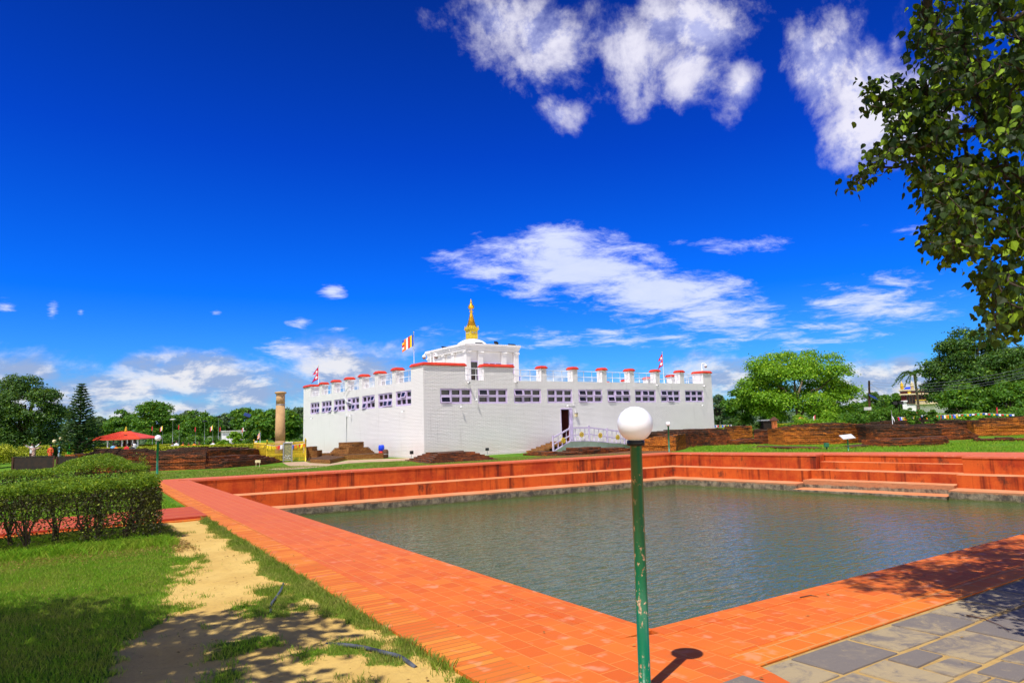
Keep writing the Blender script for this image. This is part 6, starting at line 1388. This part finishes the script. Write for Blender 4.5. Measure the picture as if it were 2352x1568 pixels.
# tree behind the viewer whose shade falls on the left lawn
def shade_tree(label,base,C,rad,rz,n,leaf,seed):
    rs=np.random.default_rng(seed); t=thing('shade_tree',label,'tree',base); P,N,cl=crown_points(C,rad,rz,n,42,rs,(.20,.34)); 
    q=P-np.array((0,0,HC)); dz=q@CF; X_=np.where(dz>.1,1176+FPX*(q@CR)/np.maximum(dz,.1),-9999); keep=X_<-30; P=P[keep];N=N[keep]
    V,F=leafquads(P,N,leaf,.7,rs); npmesh('crown',V,F,'leaf_mid',t,rnd=rs.random(len(F))); b=MB(); base=np.array(base,float); C=np.array(C,float)
    b.tube([base-up3*.2,base+up3*1.5,(base+C)/2+up3*.5,C+up3*rz*.3],[.32,.24,.18,.06],10)
    for c,r in cl[:14]: s0=base+(C-base)*rs.uniform(.45,.8); b.tube([s0,(s0+c)/2,c],[.09,.06,.02],6,False)
    b.build('trunk','bark',t)
shade_tree('spreading tree at the left beyond the frame, shading the lawn',(-5.4,3.6,0),(-4.1,4.9,5.2),4.4,1.7,30000,.17,3)
shade_tree('tree behind the viewer, shading the stone paving corner',(-3.8,-2.2,0),(-3.4,-1.2,5.2),2.8,1.5,9000,.16,4)
# ------------------------------------------------------------------ light and sky
SUN_EL=R(63.); shd=np.array((.905,.425)); shd/=np.linalg.norm(shd); L=np.array((shd[0]*math.cos(SUN_EL),shd[1]*math.cos(SUN_EL),-math.sin(SUN_EL)))
sl=bpy.data.lights.new('sun','SUN'); sl.energy=4.6; sl.angle=R(.53); sl.color=(1.,.955,.88); so=bpy.data.objects.new('sun',sl); COL.objects.link(so); so.rotation_euler=Vector(L).to_track_quat('-Z','Y').to_euler()
W=bpy.data.worlds.new('World'); scene.world=W; W.use_nodes=True; W.node_tree.nodes.clear(); k=NT(W.node_tree)
sky=k.n('ShaderNodeTexSky',sky_type='NISHITA'); sky.sun_disc=False; sky.sun_elevation=SUN_EL; sky.sun_rotation=math.atan2(-shd[0],-shd[1]); sky.air_density=1.; sky.dust_density=.4; sky.ozone_density=2.
tc=k.n('ShaderNodeTexCoord'); dirv=tc.outputs['Generated']; sp=k.n('ShaderNodeSeparateXYZ'); k.link(dirv,sp.inputs[0])
az=k.math('ARCTAN2',sp.outputs[0],sp.outputs[1]); el=k.math('ARCSINE',sp.outputs[2])
ae=k.n('ShaderNodeCombineXYZ'); k.link(az,ae.inputs[0]); k.link(el,ae.inputs[1])
def aed(x,y): v=ray(x,y); v=v/np.linalg.norm(v); return math.atan2(v[0],v[1]),math.asin(v[2])
def blob(x,y,rx,ry,ang=0.,fall='SPHERICAL'):
    rx*=1.3; ry*=1.4; ang*=.4
    a0,e0=aed(x,y); a1,e1=aed(x+rx,y); a2,e2=aed(x,y-ry); RX=math.hypot(a1-a0,e1-e0); RY=math.hypot(a2-a0,e2-e0); tilt=math.atan2(e1-e0,a1-a0)
    mp=k.n('ShaderNodeMapping',vector_type='TEXTURE'); k.link(ae.outputs[0],mp.inputs[0]); mp.inputs[1].default_value=(a0,e0,0); mp.inputs[2].default_value=(0,0,tilt+R(ang)); mp.inputs[3].default_value=(RX,RY,1)
    g=k.n('ShaderNodeTexGradient',gradient_type=fall); k.link(mp.outputs[0],g.inputs[0]); return g.outputs['Fac']
def total(lst,op='MAXIMUM'):
    r_=None
    for q in lst:
        s_=q[-1]; v_=k.math('MULTIPLY',blob(*q[:-1]),s_); r_=v_ if r_ is None else k.math(op,r_,v_)
    return r_
cumu=[(1385,50,130,80,0,1.1),(1140,60,160,120,0,1.3),(1290,85,210,150,0,1.4),(1440,100,210,150,0,1.5),(1560,150,150,95,0,1.2),(1600,70,180,110,0,1.2),(1705,200,75,85,0,1.2),(1285,262,80,60,0,1.2),
      (1890,175,130,150,0,1.5),(1975,300,160,110,0,1.5),(1870,110,90,70,0,1.2),(2055,110,50,90,0,1.),(2000,200,130,120,0,1.8),(2080,270,130,130,0,2.0),(2150,300,90,90,0,1.1)]
wisp=[(1130,620,170,42,-6,1.1),(1290,560,130,45,-8,1.1),(1330,620,260,80,-12,1.5),(1500,670,240,75,-14,1.5),(1650,715,200,60,-10,1.2),(1670,564,170,26,-2,1.),(1990,705,210,60,8,1.05),(1800,760,330,45,0,.8),(2060,650,150,30,6,.6),
      (760,668,36,18,-12,1.0),(690,740,32,13,-8,.95),(775,757,26,9,0,.7),(120,715,18,22,-20,.9),(15,705,40,18,-10,.9),(492,720,16,9,0,.7),(186,716,9,9,0,.6),(640,800,120,24,-10,.8),(1400,780,500,30,0,.55),(2090,530,200,20,8,.35)]
bank=[(480,870,260,75,0,1.3),(250,900,300,60,0,1.25),(60,850,220,60,0,1.15),(600,900,240,80,0,1.35),(130,920,340,50,0,1.3),(800,860,220,90,0,1.2),(380,940,300,40,0,1.3),(1640,880,200,60,0,1.0),
      (2000,870,120,60,0,1.5),(2080,850,90,50,0,1.4),(2120,900,170,70,0,1.6),(1960,900,200,60,0,1.5),(2250,880,180,80,0,1.3),(900,900,260,60,0,1.1),(1250,870,400,50,0,.7),(1000,800,200,40,0,.6)]
n3=k.noise(dirv,9.,10,.64,.15); n3b=k.noise(k.scalev(dirv,(1,1,2.6)),6.,9,.66,.3); 
dn=k.math('ADD',sp.outputs[2],.10); dp=k.n('ShaderNodeVectorMath',operation='DIVIDE'); k.link(dirv,dp.inputs[0]); cb=k.n('ShaderNodeCombineXYZ'); [k.link(dn,cb.inputs[i]) for i in range(3)]; k.link(cb.outputs[0],dp.inputs[1])
npl=k.noise(k.scalev(dp.outputs[0],(1,1,.2)),3.4,9,.68,.3)
def dens(tot,nz,thr,amp,soft): return k.math('MULTIPLY',k.ramp(k.math('ADD',tot,k.math('MULTIPLY',k.math('SUBTRACT',nz,.5),amp)),thr,thr+soft),k.ramp(tot,.02,.16))
# bright low sky band added behind the camera to fill-light the temple walls
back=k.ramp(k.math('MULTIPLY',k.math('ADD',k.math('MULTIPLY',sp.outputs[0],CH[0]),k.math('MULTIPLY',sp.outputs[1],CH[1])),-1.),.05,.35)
tc_=total(cumu); tw=total(wisp); tb=total(bank)
low_fill=k.math('MULTIPLY',back,k.math('SUBTRACT',1.,k.ramp(sp.outputs[2],.26,.40)));  

dc=k.math('MULTIPLY',dens(tc_,n3,.40,3.2,1.05),.95); dw=k.math('MULTIPLY',dens(tw,npl,.30,3.0,.9),.88); n4=k.noise(k.scalev(dirv,(1,1,2.2)),11.,9,.62,.25); db=k.math('MULTIPLY',dens(tb,n3b,.22,2.6,.85),.93)
lit=k.ramp(k.math('SUBTRACT',n3,k.noise(k.n('ShaderNodeVectorMath',operation='ADD',inp={0:dirv,1:(-.014,0.,.024)}).outputs[0],9.,10,.64,.15)),-.08,.05)
litb=k.ramp(k.math('SUBTRACT',n4,k.noise(k.n('ShaderNodeVectorMath',operation='ADD',inp={0:k.scalev(dirv,(1,1,2.2)),1:(-.008,0.,.035)}).outputs[0],11.,9,.62,.25)),-.06,.10)
SKYK=float(1.)
# vivid polarised blue, deeper overhead, over the physical sky
hs=k.n('ShaderNodeHueSaturation'); k.link(sky.outputs[0],hs.inputs['Color']); hs.inputs['Saturation'].default_value=1.35; hs.inputs['Value'].default_value=1.0
elr=k.ramp(sp.outputs[2],-.02,.62,False)
rampn=k.n('ShaderNodeValToRGB'); k.link(elr,rampn.inputs[0]); cr_=rampn.color_ramp
cols=[(0.,(.34,.60,.80)),(.13,(.12,.45,.94)),(.32,(.010,.28,1.08)),(.62,(.005,.15,.86)),(1.,(.006,.085,.46))]
while len(cr_.elements)<len(cols): cr_.elements.new(.5)
for e_,(p_,c_) in zip(cr_.elements,cols): e_.position=p_; e_.color=(*c_,1)
tint=k.mix(1.,sky.outputs[0],rampn.outputs[0],'MULTIPLY')
cc=k.mix(lit,(2.9,3.1,5.0),(5.0,4.9,5.6)); cw_=k.mix(npl,(3.2,3.8,6.2),(5.2,5.4,6.6)); cbk=k.mix(litb,(1.9,2.5,3.9),(5.0,4.9,5.0))
c1=k.mix(dw,tint,cw_); c2=k.mix(db,c1,cbk); c3=k.mix(dc,c2,cc); c3=k.mix(low_fill,c3,k.mix(k.ramp(n3,.35,.65),(12.,11.6,11.2),(17.,16.2,15.2)))
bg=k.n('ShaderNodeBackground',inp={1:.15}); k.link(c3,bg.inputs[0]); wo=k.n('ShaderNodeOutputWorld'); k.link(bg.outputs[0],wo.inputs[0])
scene.view_settings.view_transform='Standard'; scene.view_settings.look='None'; scene.view_settings.exposure=.25; scene.view_settings.gamma=1
scene.render.engine='CYCLES'
scene.cycles.max_bounces=6; scene.cycles.transparent_max_bounces=4
